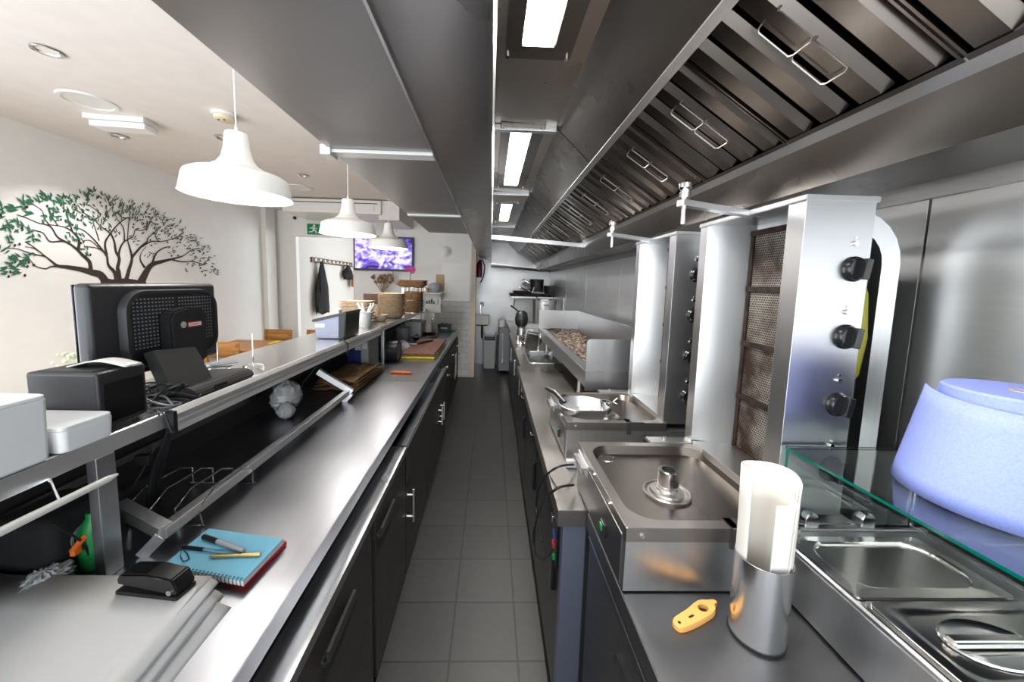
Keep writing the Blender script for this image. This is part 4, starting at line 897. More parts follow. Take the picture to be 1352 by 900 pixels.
# ------------------------------------------------------------------ mural of an olive tree on the left wall
WLX = -3.72
def mz(x, y, d=0): p = aX(x/4.507, 230+y/4.507, WLX+.003+d); return p
BR = [([(738, 640), (728, 700), (735, 780), (745, 900)], 200, 260), ([(605, 668), (680, 652), (760, 648), (865, 668)], 56, 56), ([(640, 665), (600, 600), (540, 582), (480, 565), (400, 552), (345, 545), (310, 520), (270, 488), (230, 455), (190, 425), (150, 400)], 60, 6),
 ([(345, 548), (300, 550), (270, 562), (210, 545), (170, 500), (120, 490), (80, 480)], 12, 4), ([(270, 488), (180, 470), (110, 445), (40, 440), (0, 460)], 10, 4), ([(240, 462), (200, 440), (150, 430)], 8, 4),
 ([(540, 575), (532, 520), (490, 480), (450, 440), (385, 400), (300, 400), (270, 365), (250, 345), (190, 330)], 30, 6), ([(385, 400), (340, 370), (300, 310), (230, 290), (160, 260), (100, 240)], 14, 5),
 ([(465, 450), (470, 390), (430, 340), (370, 310), (290, 300)], 26, 5), ([(432, 340), (405, 260), (400, 190)], 10, 5), ([(300, 310), (265, 260), (250, 215), (200, 180)], 10, 4), ([(345, 305), (300, 240), (285, 200)], 8, 4),
 ([(695, 620), (680, 580), (645, 540), (635, 480), (600, 450), (560, 435), (500, 430)], 34, 5), ([(635, 485), (570, 400), (500, 335), (440, 315)], 14, 5), ([(590, 395), (560, 300), (555, 280)], 8, 4), ([(600, 450), (540, 395), (500, 395)], 8, 4),
 ([(710, 640), (705, 580), (700, 555), (710, 500), (690, 460), (680, 400), (655, 350), (600, 310), (550, 260), (500, 230), (460, 180)], 36, 5), ([(635, 480), (625, 410), (655, 355), (700, 300), (755, 260), (800, 255), (830, 215)], 18, 5),
 ([(705, 490), (715, 440), (740, 400), (790, 370), (805, 330), (830, 320)], 18, 5), ([(740, 395), (735, 320), (700, 270), (680, 220)], 10, 4), ([(612, 300), (640, 230), (690, 170)], 8, 4), ([(560, 270), (600, 240), (540, 190)], 8, 4),
 ([(745, 650), (770, 560), (785, 500), (770, 430), (760, 390), (765, 300), (775, 220)], 32, 5), ([(786, 492), (840, 430), (875, 400), (880, 380), (920, 345), (960, 310)], 18, 5), ([(845, 430), (900, 400), (960, 400), (1040, 380), (1090, 350)], 12, 4), ([(920, 345), (935, 390), (960, 400)], 6, 4),
 ([(830, 665), (860, 600), (900, 540), (960, 520), (1020, 505), (1090, 485), (1140, 450), (1190, 440)], 62, 5), ([(1020, 507), (1080, 520), (1150, 520), (1220, 540)], 12, 5), ([(862, 555), (835, 510), (840, 470), (870, 430)], 16, 4), ([(905, 530), (930, 470), (970, 440), (1010, 430)], 16, 5), ([(870, 335), (900, 270), (930, 235)], 8, 4), ([(805, 330), (860, 330), (880, 280)], 8, 4), ([(765, 260), (720, 250), (740, 180)], 8, 4)]
t = thing('tree_mural', 'painted olive tree mural with dark trunk on the left wall', 'mural', (WLX, 3.1, 1.5))
bmb = MB()
for n_, (pts, w0, w1) in enumerate(BR):
    # smooth resample
    P = [Vector(p) for p in pts]; S = []
    for i in range(len(P)-1):
        p0, p1, p2, p3 = P[max(i-1, 0)], P[i], P[i+1], P[min(i+2, len(P)-1)]
        for s in (0, .25, .5, .75): S.append(.5*((2*p1)+(p2-p0)*s+(2*p0-5*p1+4*p2-p3)*s*s+(3*p1-p0-3*p2+p3)*s**3))
    S.append(P[-1]); m_ = len(S); d = .00003*n_
    for i in range(m_-1):
        def edge(j):
            tt = (S[min(j+1, m_-1)]-S[max(j-1, 0)]).normalized(); nn = Vector((-tt.y, tt.x)); f_ = j/(m_-1); w = (w0+(w1-w0)*min(1, f_*1.35)**.6)/2*1.0
            return mz(*(S[j]+nn*w), d), mz(*(S[j]-nn*w), d)
        a1, b1 = edge(i); a2, b2 = edge(i+1); bmb.poly(a1, b1, b2, a2)
bmb.build('branches', M['bark'], t, recalc=False)
rr = random.Random(11); lv = [MB(), MB()]; ol = MB()
arc = [(0, 215), (50, 190), (100, 200), (160, 160), (210, 150), (265, 150), (295, 130), (345, 150), (395, 150), (440, 150), (490, 130), (545, 120), (565, 100), (620, 130), (660, 150), (700, 150), (750, 170), (790, 180), (840, 195), (880, 200), (920, 225), (960, 240), (1000, 270), (1040, 300), (1090, 340), (1130, 370), (1150, 385), (1190, 430), (1220, 470), (1240, 500), (1230, 545), (1260, 560)]
inner = [(30, 310), (90, 320), (90, 390), (30, 420), (120, 490), (60, 530), (130, 560), (80, 560), (120, 290), (170, 220), (200, 330), (225, 385), (310, 210), (380, 190), (430, 200), (380, 240), (300, 260), (440, 270), (450, 310), (470, 240), (520, 190), (520, 270), (570, 260), (580, 300), (600, 200), (650, 240), (650, 290), (690, 210), (720, 220), (760, 240), (740, 200), (800, 220), (800, 260), (850, 250), (870, 280), (900, 290), (930, 300), (960, 310), (1000, 320), (1020, 350), (1080, 380), (1110, 420), (1030, 430), (890, 470), (910, 370), (800, 380), (685, 350), (430, 390), (490, 370), (515, 455), (1130, 480), (1180, 510), (1120, 540), (1210, 430), (850, 330), (940, 260), (980, 280), (1060, 350), (190, 490), (150, 500)]
def leaf(x, y, a, l, w, b_):
    c_, s_ = math.cos(a), math.sin(a); P = [(0, 0), (.3, .5), (.6, .45), (1, 0), (.6, -.45), (.3, -.5)]
    lv[b_].poly(*[mz(x+l*u*c_-w*v*s_, y-l*u*s_-w*v*c_, .002+.0004*rr.random()) for u, v in P])
for x, y in arc + inner:
    big = max(0, min(1, (900-x)/800)); L_ = 24+28*big; n_ = 8 if (x, y) in arc else 7
    base = math.atan2(560-y, x-640)
    for k in range(n_):
        a = base + rr.uniform(-.95, .95)
        leaf(x+rr.uniform(-36, 36), y+rr.uniform(-14, 40), a, L_*rr.uniform(.7, 1.1), (5.5+6*big)*rr.uniform(.8, 1.2), 0 if x < 560+rr.uniform(-150, 150) else 1)
    for k in range(2 if rr.random() < .55 else 0):
        ox, oy = x+rr.uniform(-30, 30), y+rr.uniform(20, 55); r_ = 5+3*big
        ol.poly(*[mz(ox+r_*math.cos(q*PI/4), oy+r_*1.2*math.sin(q*PI/4), .0015) for q in range(8)])
lv[0].build('green_leaves', M['leaf_dark'], t, recalc=False)['kind'] = 'stuff'; lv[1].build('olive_leaves', M['leaf_olive'], t, recalc=False)['kind'] = 'stuff'; ol.build('olives', M['bark'], t, recalc=False)['kind'] = 'stuff'

# ------------------------------------------------------------------ dining table and chairs
def dining_table(x0, x1, y0, y1, lab):
    t = thing('dining_table', lab, 'table', ((x0+x1)/2, (y0+y1)/2, 0))
    MB().box(x0, x1, y0, y1, .72, .75, .004).build('tabletop', M['wood'], t)
    for x in (x0+.06, x1-.06):
        for y in (y0+.06, y1-.06): MB().box(x-.025, x+.025, y-.025, y+.025, 0, .72, .003).build('leg', M['wood_dark'], t)
    MB().box(x0+.05, x1-.05, y0+.05, y1-.05, .66, .72).build('apron', M['wood_dark'], t)
dining_table(-3.62, -2.92, 4.50, 5.30, 'orange wooden dining table beside the left wall')
def chair(x, y, rz, lab):
    t = thing('dining_chair', lab, 'chair', (x, y, 0), rz, 'wooden dining chairs')
    k = dict(world=False)
    MB().box(-.20, .20, -.20, .20, .43, .455, .008).build('seat', M['wood'], t, **k)
    for sx in (-1, 1):
        MB().hexa([(sx*.18-.017, -.185, 0), (sx*.18+.017, -.185, 0), (sx*.18+.017, -.15, 0), (sx*.18-.017, -.15, 0), (sx*.18-.017, -.185, .43), (sx*.18+.017, -.185, .43), (sx*.18+.017, -.15, .43), (sx*.18-.017, -.15, .43)], .003).build('leg', M['wood'], t, **k)
        MB().tube([(sx*.18, .20, 0), (sx*.18, .18, .44), (sx*.18, .22, .86)], 1, flat=(.016, .018)).build('leg', M['wood'], t, **k)
    def bk(i, j): return Vector((-.205+.41*i, .205+.02*j-.02*math.sin(PI*i)+.035*math.sin(PI*i), .68+.19*j))
    MB().grid(bk, 8, 2).build('backrest', M['wood'], t, solid=.02, **k)
    MB().box(-.17, .17, .172, .192, .52, .56, .004).build('back_rail', M['wood'], t, **k)
chair(-3.22, 4.62, R(-176), 'wooden chair at the near end of the dining table'); chair(-3.20, 5.36, R(0), 'wooden chair at the far end of the dining table'); chair(-2.60, 5.42, R(0), 'wooden chair partly behind the grey label printer')
solo('napkin', MB().hexa([(-3.02, 5.0, .751), (-2.95, 4.95, .751), (-2.94, 5.2, .751), (-3.01, 5.2, .751), (-3.02, 5.0, .758), (-2.95, 4.95, .758), (-2.94, 5.2, .765), (-3.01, 5.2, .765)]), M['yellow'], 'yellow napkin on the dining table end', 'napkin')
c = aY(102, 470, 2.6); t = thing('flower_bunch', 'pale green flowers behind the monitor on the dining side', 'flowers', (c.x, 2.6, .75))
rr = random.Random(2); fl = MB(); sg = MB()
for k in range(40):
    e = Vector((c.x+rr.uniform(-.09, .09), 2.6+rr.uniform(-.08, .08), c.z+rr.uniform(-.10, .04))); fl.sphere(e, rr.uniform(.008, .016), 4); sg.tube([(c.x, 2.6, .85), e], .0015, 4)
fl.build('flower_heads', M['sage'], t); sg.build('stems', M['sage'], t)
MB().lathe([(0, .751), (.05, .751), (.06, .85), (.04, .92), (.03, .92), (.05, .85), (0, .77)], (c.x, 2.6, 0), 20).build('vase', M['white_gloss'], t)
dining_table(c.x-.35, c.x+.35, 2.25, 2.95, 'wooden dining table hidden behind the bar under the flowers')
# ------------------------------------------------------------------ right run
RO, RR = (.231, 0, 0), -.009
def right(name, lab, cat): return thing(name, lab, cat, RO, RR)
w = right('steel_worktop', 'steel worktop along the right side of the aisle, brownish sheen', 'worktop')
lb('top_sheet', MB().prism([(0, .842), (.012, .842), (.012, .86), (.95, .86), (.95, .90), (.003, .90), (0, .898)], 'y', 1.14, 3.28), M['worktop_r'], w)
lb('end_apron', MB().box(.0, .95, 1.138, 1.145, .842, .899), M['worktop_r'], w)
lb('end_frame', MB().box(.02, .10, 1.15, 1.19, 0, .842, .004), M['slate'], w)
lb('end_panel', MB().box(.10, .93, 1.16, 1.18, .03, .842), M['black_matt'], w)
labs = ['dark undercounter unit with red and green lights at the worktop end', 'dark undercounter unit with black handle, second from the worktop end', 'dark undercounter unit next to the sink unit']
for k, (a, b) in enumerate(((1.20, 1.86), (1.87, 2.56), (2.57, 3.27))):
    u = right('undercounter_unit', labs[k], 'cabinet')
    lb('carcass', MB().box(.04, .90, a, b, .10, .835, .003), M['fridge_front'], u); lb('plinth', MB().box(.075, .90, a, b, 0, .10), M['plinth'], u)
    d = lb('door', MB().box(.025, .042, a+.004, b-.004, .11, .70, .003), M['fridge_front'], u)
    lb('handle', MB().box(.008, .027, a+.06, a+.085, .50, .66, .004), M['black_gloss'], d)
    cp = lb('control_panel', MB().box(.022, .042, a+.004, b-.004, .71, .825, .003), M['black'], u)
    if k == 0:
        lb('switch_panel', MB().box(.014, .026, a+.02, a+.10, .62, .80, .003), M['black_gloss'], cp)
        for z, m in ((.69, 'red_plastic'), (.65, 'green_plastic'), (.73, 'blue_plastic')): lb('switch', MB().box(.006, .016, a+.04, a+.07, z-.012, z+.012, .003), M[m], cp)
        lb('latch', MB().box(.010, .026, a+.10, a+.13, .74, .77, .003), M['chrome'], cp)
    else:
        lb('dial', MB().lathe([(.02, 0), (.018, .02), (0, .02)], (.022, a+.2, .765), 16, M=Matrix.Rotation(R(-90), 4, 'Y')), M['black_gloss'], cp)
        lb('badge', MB().box(.018, .024, a+.40, a+.47, .75, .79, .002), M['blue_plastic'] if k == 1 else M['label_white'], cp)
# sink unit
w = thing('sink_unit', 'steel sink unit beyond the worktop with dark doors below', 'sink unit', (.275, 0, 0), -.004)
x0, x1, y0, y1 = .10, .44, 3.42, 4.05
top = MB()
for q in ((0, x0, 3.285, 5.6), (x1, .875, 3.285, 5.6), (x0, x1, 3.285, y0), (x0, x1, y1, 5.6)): top.box(q[0], q[1], q[2], q[3], .865, .90)
lb('top_sheet', top, M['worktop_r'], w)
lb('basin', MB().loops([[(x, y, z) for x, y in rrect(x0-.012+i, x1+.012-i, y0-.012+i, y1+.012-i, .06)] for z, i in ((.899, 0), (.904, .004), (.904, .016), (.895, .02), (.72, .03), (.70, .07))], False, True), M['steel'], w)
lb('carcass', MB().box(.03, .86, 3.30, 5.58, .10, .86, .003), M['fridge_front'], w); lb('plinth', MB().box(.06, .86, 3.30, 5.58, 0, .10), M['plinth'], w)
for k in range(3):
    a = 3.31+.757*k; d = lb('door', MB().box(.012, .031, a, a+.745, .11, .85, .003), M['fridge_front'], w); lb('handle', MB().box(-.006, .014, a+.05, a+.075, .6, .78, .004), M['chrome'], d)
xt = (x0+x1)/2; tp = MB(); tp.tube([(xt, 4.13, .90), (xt, 4.13, 1.05), (xt, 4.11, 1.09), (xt, 4.02, 1.10), (xt, 3.98, 1.06)], .010, 10); tp.cyl((xt, 4.13, .90), (xt, 4.13, .94), .02)
lb('tap', tp, M['chrome'], w)
# near counter
w = thing('prep_counter', 'nearest dark steel topped counter with black door handle on the right', 'counter', (.335, 0, 0))
lb('top_sheet', MB().prism([(0, .846), (.012, .846), (.012, .862), (.848, .862), (.848, .90), (.003, .90), (0, .897)], 'y', -.6, 1.125), M['dark_steel'], w)
lb('carcass', MB().box(.03, .85, -.6, 1.12, .10, .86, .003), M['fridge_front'], w); lb('plinth', MB().box(.06, .85, -.6, 1.12, 0, .10), M['plinth'], w)
for a, b in ((.20, 1.11), (-.59, .19)):
    d = lb('door', MB().box(.006, .031, a, b, .11, .835, .003), M['fridge_front'], w)
    lb('door_edge', MB().box(.003, .008, a, b, .826, .836), M['chrome'], d)
    h = MB(); h.box(-.012, .008, a+.46, a+.49, .56, .78, .006)
    h = MB(); h.prism([(a+.42, .775), (a+.44, .78), (a+.60, .755), (a+.605, .735), (a+.58, .735), (a+.43, .757)], 'x', -.016, .008, .003)
    lb('handle', h, M['black_gloss'], d)

# ------------------------------------------------------------------ doner grills
def doner(oy, Ltray, ring, label, lab_x, ox=.336, tow0=.075, tow1=.478, hose=False):
    t = thing('doner_grill', label, 'doner grill', (ox, oy, .9))
    k = dict(world=False)
    H_ = .17
    MB().box(.0015, .64, .0015, Ltray-.0015, .004, H_-.032, .002).build('tray_body', M['steel'], t, **k)
    MB().box(-.002, .002, .02, Ltray-.02, .01, H_-.03, .001).build('front_panel', M['dark_steel'], t, **k)
    b = MB(); xo = .43
    rim = [(0, 0), (xo, 0), (xo, Ltray), (0, Ltray)]
    lp = rrect(.028, xo-.005, .03, Ltray-.03, .07, 6)
    L0 = rrect(.0, xo, .0, Ltray, .004, 6)
    rm = MB(); rm.loops([[(x, y, H_-.036) for x, y in L0], [(x, y, H_-.0012) for x, y in L0], [(x, y, H_) for x, y in rrect(.0012, xo-.0012, .0012, Ltray-.0012, .004, 6)], [(x, y, H_) for x, y in lp]], False, False); rm.build('tray_rim', M['rim'], t, **k)
    b.loops([[(x, y, H_) for x, y in lp], [(x, y, H_-.008) for x, y in rrect(.032, xo-.009, .034, Ltray-.034, .066, 6)], [(x, y, H_-.026) for x, y in rrect(.042, xo-.015, .044, Ltray-.044, .058, 6)]], False, True)
    b.build('basin', M['tray'], t, **k)
    MB().lathe([(.020, H_-.0255), (.020, H_-.024), (.026, H_-.0235), (.027, H_-.026)], (.085, Ltray-.075, 0), 24, False, False).build('drain_ring', M['chrome'], t, **k)
    MB().lathe([(0, H_-.0253), (.019, H_-.0253), (.019, H_-.0249), (0, H_-.0249)], (.085, Ltray-.075, 0), 20).build('drain_hole', M['black_matt'], t, **k)
    rx, ry = ring
    s = MB(); s.lathe([(.066, H_-.026), (.066, H_-.019), (.063, H_-.016), (.058, H_-.017), (.055, H_-.022), (.048, H_-.022), (.045, H_-.014), (.030, H_-.012), (.028, H_-.008)], (rx, ry, 0), 40, True, True)
    s.build('spindle_plate', M['worktop_r'], t, **k)
    s = MB(); s.lathe([(.027, H_-.014), (.028, H_-.01), (.028, H_+.046), (.026, H_+.048), (.018, H_+.048), (.017, H_+.012)], (rx, ry, 0), 32, True, True); so = s.build('spindle_socket', M['chrome'], t, **k)
    MB().tube([(rx+.008, ry-.026, H_+.016), (rx+.008, ry-.0292, H_+.016)], .010, 12).build('slot_hole', M['black_matt'], so, **k)
    MB().lathe([(0, H_+.014), (.0175, H_+.014), (.0175, H_+.015), (0, H_+.015)], (rx, ry, 0), 20).build('bore', M['black_matt'], so, **k)
    br = MB(); br.box(.27, .44, Ltray-.004, Ltray+.045, H_-.006, H_+.004, .001); br.cyl((.33, Ltray+.02, H_+.004), (.33, Ltray+.02, H_+.014), .006, n=10)
    br.build('rear_bracket', M['steel'], t, **k)
    br = MB(); br.box(.255, .275, -.006, .035, H_-.05, H_+.004, .001).box(.255, .33, -.004, .035, H_, H_+.004, .001); br.build('side_bracket', M['dark_steel'], t, **k)
    br = MB(); br.box(-.022, .0, Ltray-.14, Ltray-.03, H_-.035, H_-.03, .001).box(-.022, -.018, Ltray-.14, Ltray-.03, H_-.05, H_-.03, .001).box(-.004, .0, Ltray-.15, Ltray-.02, H_-.06, H_-.02, .001)
    br.build('side_handle', M['steel'], t, **k)
    br = MB()
    for y in (.12, .27): br.cyl((.0, y, H_-.012), (-.005, y, H_-.012), .005, n=10)
    br.cyl((.04, .0, H_-.02), (.04, -.004, H_-.02), .005, n=10)
    br.build('screws', M['chrome'], t, **k)
    sw_ = MB().box(-.010, .0, .13, .165, .045, .085, .003).build('power_switch', M['black'], t, **k); MB().box(-.014, -.009, .138, .157, .062, .080, .002).build('rocker', M['green_plastic'], sw_, **k)
    # burner tower
    x0, x1, z0, z1 = .420, .595, H_-.01, .975
    MB().box(x0, x1, tow0, tow0+.055, z0, z1-.012, .002).build('control_wing', M['steel_h'], t, **k)
    MB().hexa([(x0, tow1, z0), (x1-.03, tow1-.045, z0), (x1-.03, tow1+.045, z0), (x0, tow1+.045, z0), (x0, tow1, z1-.012), (x1-.03, tow1-.045, z1-.012), (x1-.03, tow1+.045, z1-.012), (x0, tow1+.045, z1-.012)], .002).build('far_wing', M['steel'], t, **k)
    MB().box(x1-.03, x1+.02, tow0+.03, tow1, z0, z1-.012, .002).build('back_box', M['steel'], t, **k)
    MB().box(x1+.02, x1+.10, tow0+.13, tow1, .0, z1-.08, .002).build('gap_darkener', M['black_matt'], t, **k)  # black box added to darken the gap behind the control wing
    MB().prism([(x0-.004, z1-.014), (x1+.006, z1-.014), (x1+.006, z1), (x0-.004, z1)], 'y', tow0-.004, tow1+.049, .002).build('top_cap', M['steel_h'], t, **k)
    MB().box(x0, x1-.03, tow0+.05, tow1-.012, z0, z0+.025, .002).build('sill', M['steel'], t, **k)
    ya, yb = tow0+.057, tow1-.045; za = z0+.03; hh = (z1-.035-za)/4
    for q in range(4):
        b0, b1 = za+hh*q, za+hh*(q+1)-.012
        bn = MB().box(x1-.042, x1-.031, ya, yb, b0, b1).build('burner', M['burner'], t, **k)
        fr = MB(); fr.box(x1-.052, x1-.040, ya, yb, b1-.004, b1+.014, .002).box(x1-.048, x1-.040, ya, ya+.012, b0, b1).box(x1-.048, x1-.040, yb-.012, yb, b0, b1).box(x1-.046, x1-.040, (ya+yb)/2-.003, (ya+yb)/2+.003, b0, b1)
        fr.build('burner_frame', M['rust'], bn, **k)
    MB().box(x1-.05, x1-.036, ya, yb, za-.008, za).build('rail', M['rust'], t, **k)
    rx_ = Matrix.Rotation(R(90), 4, 'X')
    for i, z in enumerate((.80, .632, .458, .285)):
        kb = MB(); kb.lathe([(0, 0), (.031, 0), (.031, .004), (.028, .007), (.027, .014), (.024, .017), (0, .017)], (0, 0, 0), 28, M=Matrix.Translation((lab_x, tow0, z)) @ rx_)
        ko = kb.build('knob', M['black_gloss'], t, **k)
        a = Matrix.Translation((lab_x, tow0-.017, z)) @ Matrix.Rotation(R(8), 4, 'Y')
        MB().box(-.008, .008, -.016, .004, -.025, .025, .003, M=a @ Matrix.Translation((.006, 0, 0))).build('grip', M['black_gloss'], ko, **k)
        p_ = MB(); p_.cyl((lab_x-.004, tow0, z+.062), (lab_x-.004, tow0-.006, z+.062), .006, n=12); p_.cyl((lab_x-.003, tow0, z+.075), (lab_x-.003, tow0-.002, z+.075), .003, n=8)
        p_.build('pilot_screw', M['chrome'], t, **k)
    # top arm with spindle pin
    am = MB(); am.tube([(.46, .30, .968), (rx-.03, ry-.015, .968)], 1, flat=(.012, .008)); ao = am.build('top_arm', M['alu'], t, **k)
    pn = MB(); pn.cyl((rx-.012, ry, .915), (rx-.012, ry, 1.0), .006, n=12); pn.lathe([(.008, .98), (.014, .985), (.014, 1.0), (.010, 1.004), (.016, 1.010), (.016, 1.022), (.008, 1.03), (0, 1.03)], (rx-.012, ry, 0), 16)
    pn.build('spindle_pin', M['chrome'], ao, **k)
    # bent rear frame
    yr = tow0+.115; pts = [(x1+.165, yr, .0), (x1+.165, yr, .82)] + [(x1+.045+.12*math.cos(a), yr, .82+.12*math.sin(a)) for a in [R(15*q) for q in range(1, 7)]] + [(x1-.01, yr, .94)]
    MB().tube(pts, 1, flat=(.026, .016)).build('rear_frame', M['steel'], t, **k)
    if hose:
        MB().tube([(x1+.07, tow0+.11, .83), (x1+.092, tow0+.095, .74), (x1+.092, tow0+.085, .62), (x1+.082, tow0+.085, .52), (x1+.03, tow0+.10, .42)], [.006, .011, .013, .012, .008], 12).build('gas_hose', M['yellow_hose'], t, **k)
    cl = MB(); cl.tube([(.33, Ltray*.0-.01, .11), (.345, -.03, .10), (.36, -.02, .09), (.35, -.035, .08)], .009, 8).sphere((.34, -.025, .10), .018, 6); cl.build('valve', M['black_gloss'], t, **k)
    return t
bm_ = mat('burner mesh', (.3, .28, .25), .6, .4); b = bm_.node_tree.nodes['Principled BSDF']
tc = N(bm_, 'ShaderNodeTexCoord'); mp = N(bm_, 'ShaderNodeMapping'); mp.inputs['Scale'].default_value = (1, 130, 130); L(bm_, tc.outputs['Object'], mp.inputs[0])
vo = N(bm_, 'ShaderNodeTexBrick'); vo.offset = .5; vo.inputs['Scale'].default_value = 1; vo.inputs['Brick Width'].default_value = 1; vo.inputs['Row Height'].default_value = 1; vo.inputs['Mortar Size'].default_value = .2; vo.inputs['Mortar Smooth'].default_value = .3
sx = N(bm_, 'ShaderNodeSeparateXYZ'); cx = N(bm_, 'ShaderNodeCombineXYZ'); L(bm_, mp.outputs[0], sx.inputs[0]); L(bm_, sx.outputs['Y'], cx.inputs[0]); L(bm_, sx.outputs['Z'], cx.inputs[1]); L(bm_, cx.outputs[0], vo.inputs['Vector'])
vo.inputs['Color1'].default_value = (.012, .010, .009, 1); vo.inputs['Color2'].default_value = (.02, .016, .014, 1); vo.inputs['Mortar'].default_value = (.33, .30, .275, 1)
nz = N(bm_, 'ShaderNodeTexNoise'); nz.inputs['Scale'].default_value = 9; nz.inputs['Detail'].default_value = 6; L(bm_, tc.outputs['Object'], nz.inputs['Vector'])
rp_ = N(bm_, 'ShaderNodeValToRGB'); rp_.color_ramp.elements[0].position = .38; rp_.color_ramp.elements[0].color = (.16, .08, .05, 1); rp_.color_ramp.elements[1].position = .6; rp_.color_ramp.elements[1].color = (1, .97, .93, 1)
L(bm_, nz.outputs['Fac'], rp_.inputs[0]); mx = N(bm_, 'ShaderNodeMix', data_type='RGBA', blend_type='MULTIPLY'); mx.inputs[0].default_value = 1
L(bm_, vo.outputs['Color'], mx.inputs[6]); L(bm_, rp_.outputs[0], mx.inputs[7]); L(bm_, mx.outputs[2], b.inputs['Base Color'])
bu = N(bm_, 'ShaderNodeBump'); bu.inputs['Strength'].default_value = .6; bu.inputs['Distance'].default_value = .002; L(bm_, vo.outputs['Fac'], bu.inputs['Height']); L(bm_, bu.outputs['Normal'], b.inputs['Normal'])
M['burner'] = bm_
doner(.81, .48, (.192, .19), 'nearest upright doner grill with four rusty burners and black knobs', .555, hose=True)
doner(1.485, .435, (.205, .135), 'second doner grill with an aluminium frying pan on its tray', .517, ox=.334, tow0=.02, tow1=.385)
# gas and power leads at the worktop edge
q = [aZ(757, 613, .93), aZ(735, 617, .96), aX(715, 635, .235), aX(708, 665, .232), aX(712, 695, .235), aX(716, 715, .24)]
solo('cable', MB().tube(sm(q), .0042, 8), M['black'], 'black cable looping from the second grill over the worktop edge', 'cable')
MBc = MB().tube(sm([aZ(757, 640, .93), aZ(735, 645, .96), aX(716, 665, .228), aX(705, 700, .225), aX(706, 728, .228), aX(716, 738, .235), aX(726, 732, .24), aX(731, 722, .245)]), .0045, 8)
solo('cable', MBc, M['black'], 'longer black cable looping from the nearest grill to the power switches', 'cable')
c = aZ(757, 612, .915); solo('plug', MB().box(c.x-.03, c.x+.012, c.y-.012, c.y+.014, .901, .932, .004), M['mid_grey'], 'grey ribbed connector on the worktop by the second grill', 'plug')
# pan on tray
t = thing('frying_pan', 'aluminium frying pan with flat edges and dark handle on second tray', 'pan', (.46, 1.69, 1.046))
pc = aZ(770, 545, 1.055); pr = .112; n = 40
def pl_(r, z): return [(pc.x+min(r*math.cos(2*PI*k/n), r*.80*1.0+0*k) if False else pc.x+r*math.cos(2*PI*k/n), pc.y+max(r*math.sin(2*PI*k/n), -.82*r), z) for k in range(n)]
m = MB(); m.loops([pl_(.092, 1.0465), pl_(.098, 1.050), pl_(.118, 1.100), pl_(.116, 1.101), pl_(.095, 1.053), pl_(.03, 1.052)]); m.build('pan_body', M['tin'], t)
h0, h1 = aZ(746, 531, 1.095), aZ(722, 512, 1.12)
MB().tube([(pc.x-.09, pc.y+.06, 1.085), h0, h0.lerp(h1, .5)+Vector((0, 0, .012)), h1], [.008, .010, .013, .011], 10).build('handle', M['black'], t)
ck = aZ(812, 533, 1.05); solo('wing_screw', MB().tube([(ck.x+.01, ck.y, 1.08), (ck.x-.012, ck.y, 1.062), (ck.x+.012, ck.y-.005, 1.049)], .0035, 8), M['chrome'], 'small bent steel pin on the tray right of the frying pan', 'pin')
# ------------------------------------------------------------------ charcoal grill
t = thing('charcoal_grill', 'long steel charcoal grill trough with ash bed and high splash plates', 'charcoal grill', (.8, 3.1, .9))
GX0, GX1, GY0, GY1 = .56, 1.03, 2.07, 4.16
MB().prism([(GX0, 1.055), (GX0+.012, 1.055), (GX0+.012, 1.135), (GX0+.07, 1.135), (GX0+.07, 1.145), (GX0+.004, 1.152), (GX0, 1.148)], 'y', GY0, GY1).build('front_apron', M['dent'] if 'dent' in M else M['steel_h'], t)
MB().box(GX0, GX1, GY0-.004, GY0, 1.035, 1.15, .001).build('end_apron', M['steel_h'], t)
MB().prism([(GX0, 1.152), (GX1, 1.152), (GX1, 1.34), (GX0+.02, 1.34), (GX0+.006, 1.333), (GX0, 1.315)], 'y', GY0-.004, GY0+.004).build('end_plate', M['steel'], t)
MB().box(GX0, GX1, GY1-.004, GY1+.004, 1.152, 1.36, .001).build('far_plate', M['steel'], t)
MB().box(GX1-.02, GX1, GY0, GY1, 1.04, 1.36, .001).build('back_plate', M['steel_h'], t)
MB().box(GX0+.06, GX1-.02, GY0, GY1, 1.04, 1.06).build('trough', M['rust'], t)
rr = random.Random(9)
H = [[rr.uniform(0, 1) for _ in range(41)] for _ in range(13)]
MB().grid(lambda i, j: Vector((GX0+.07+(GX1-GX0-.10)*i, GY0+.01+(GY1-GY0-.02)*j, 1.07+.055*H[round(i*12)][round(j*40)]+.02*i)), 12, 40).build('ash_bed', M['ash'], t)['kind'] = 'stuff'
MB().box(GX0+.06, GX0+.075, GY0, GY1, 1.06, 1.145).build('inner_wall', M['rust'], t)
for x in (GX0+.06, GX1-.06):
    for y in (GY0+.35, GY1-.25): MB().cyl((x, y, .9), (x, y, 1.05), .018, .014, 12).build('leg', M['tin'], t)
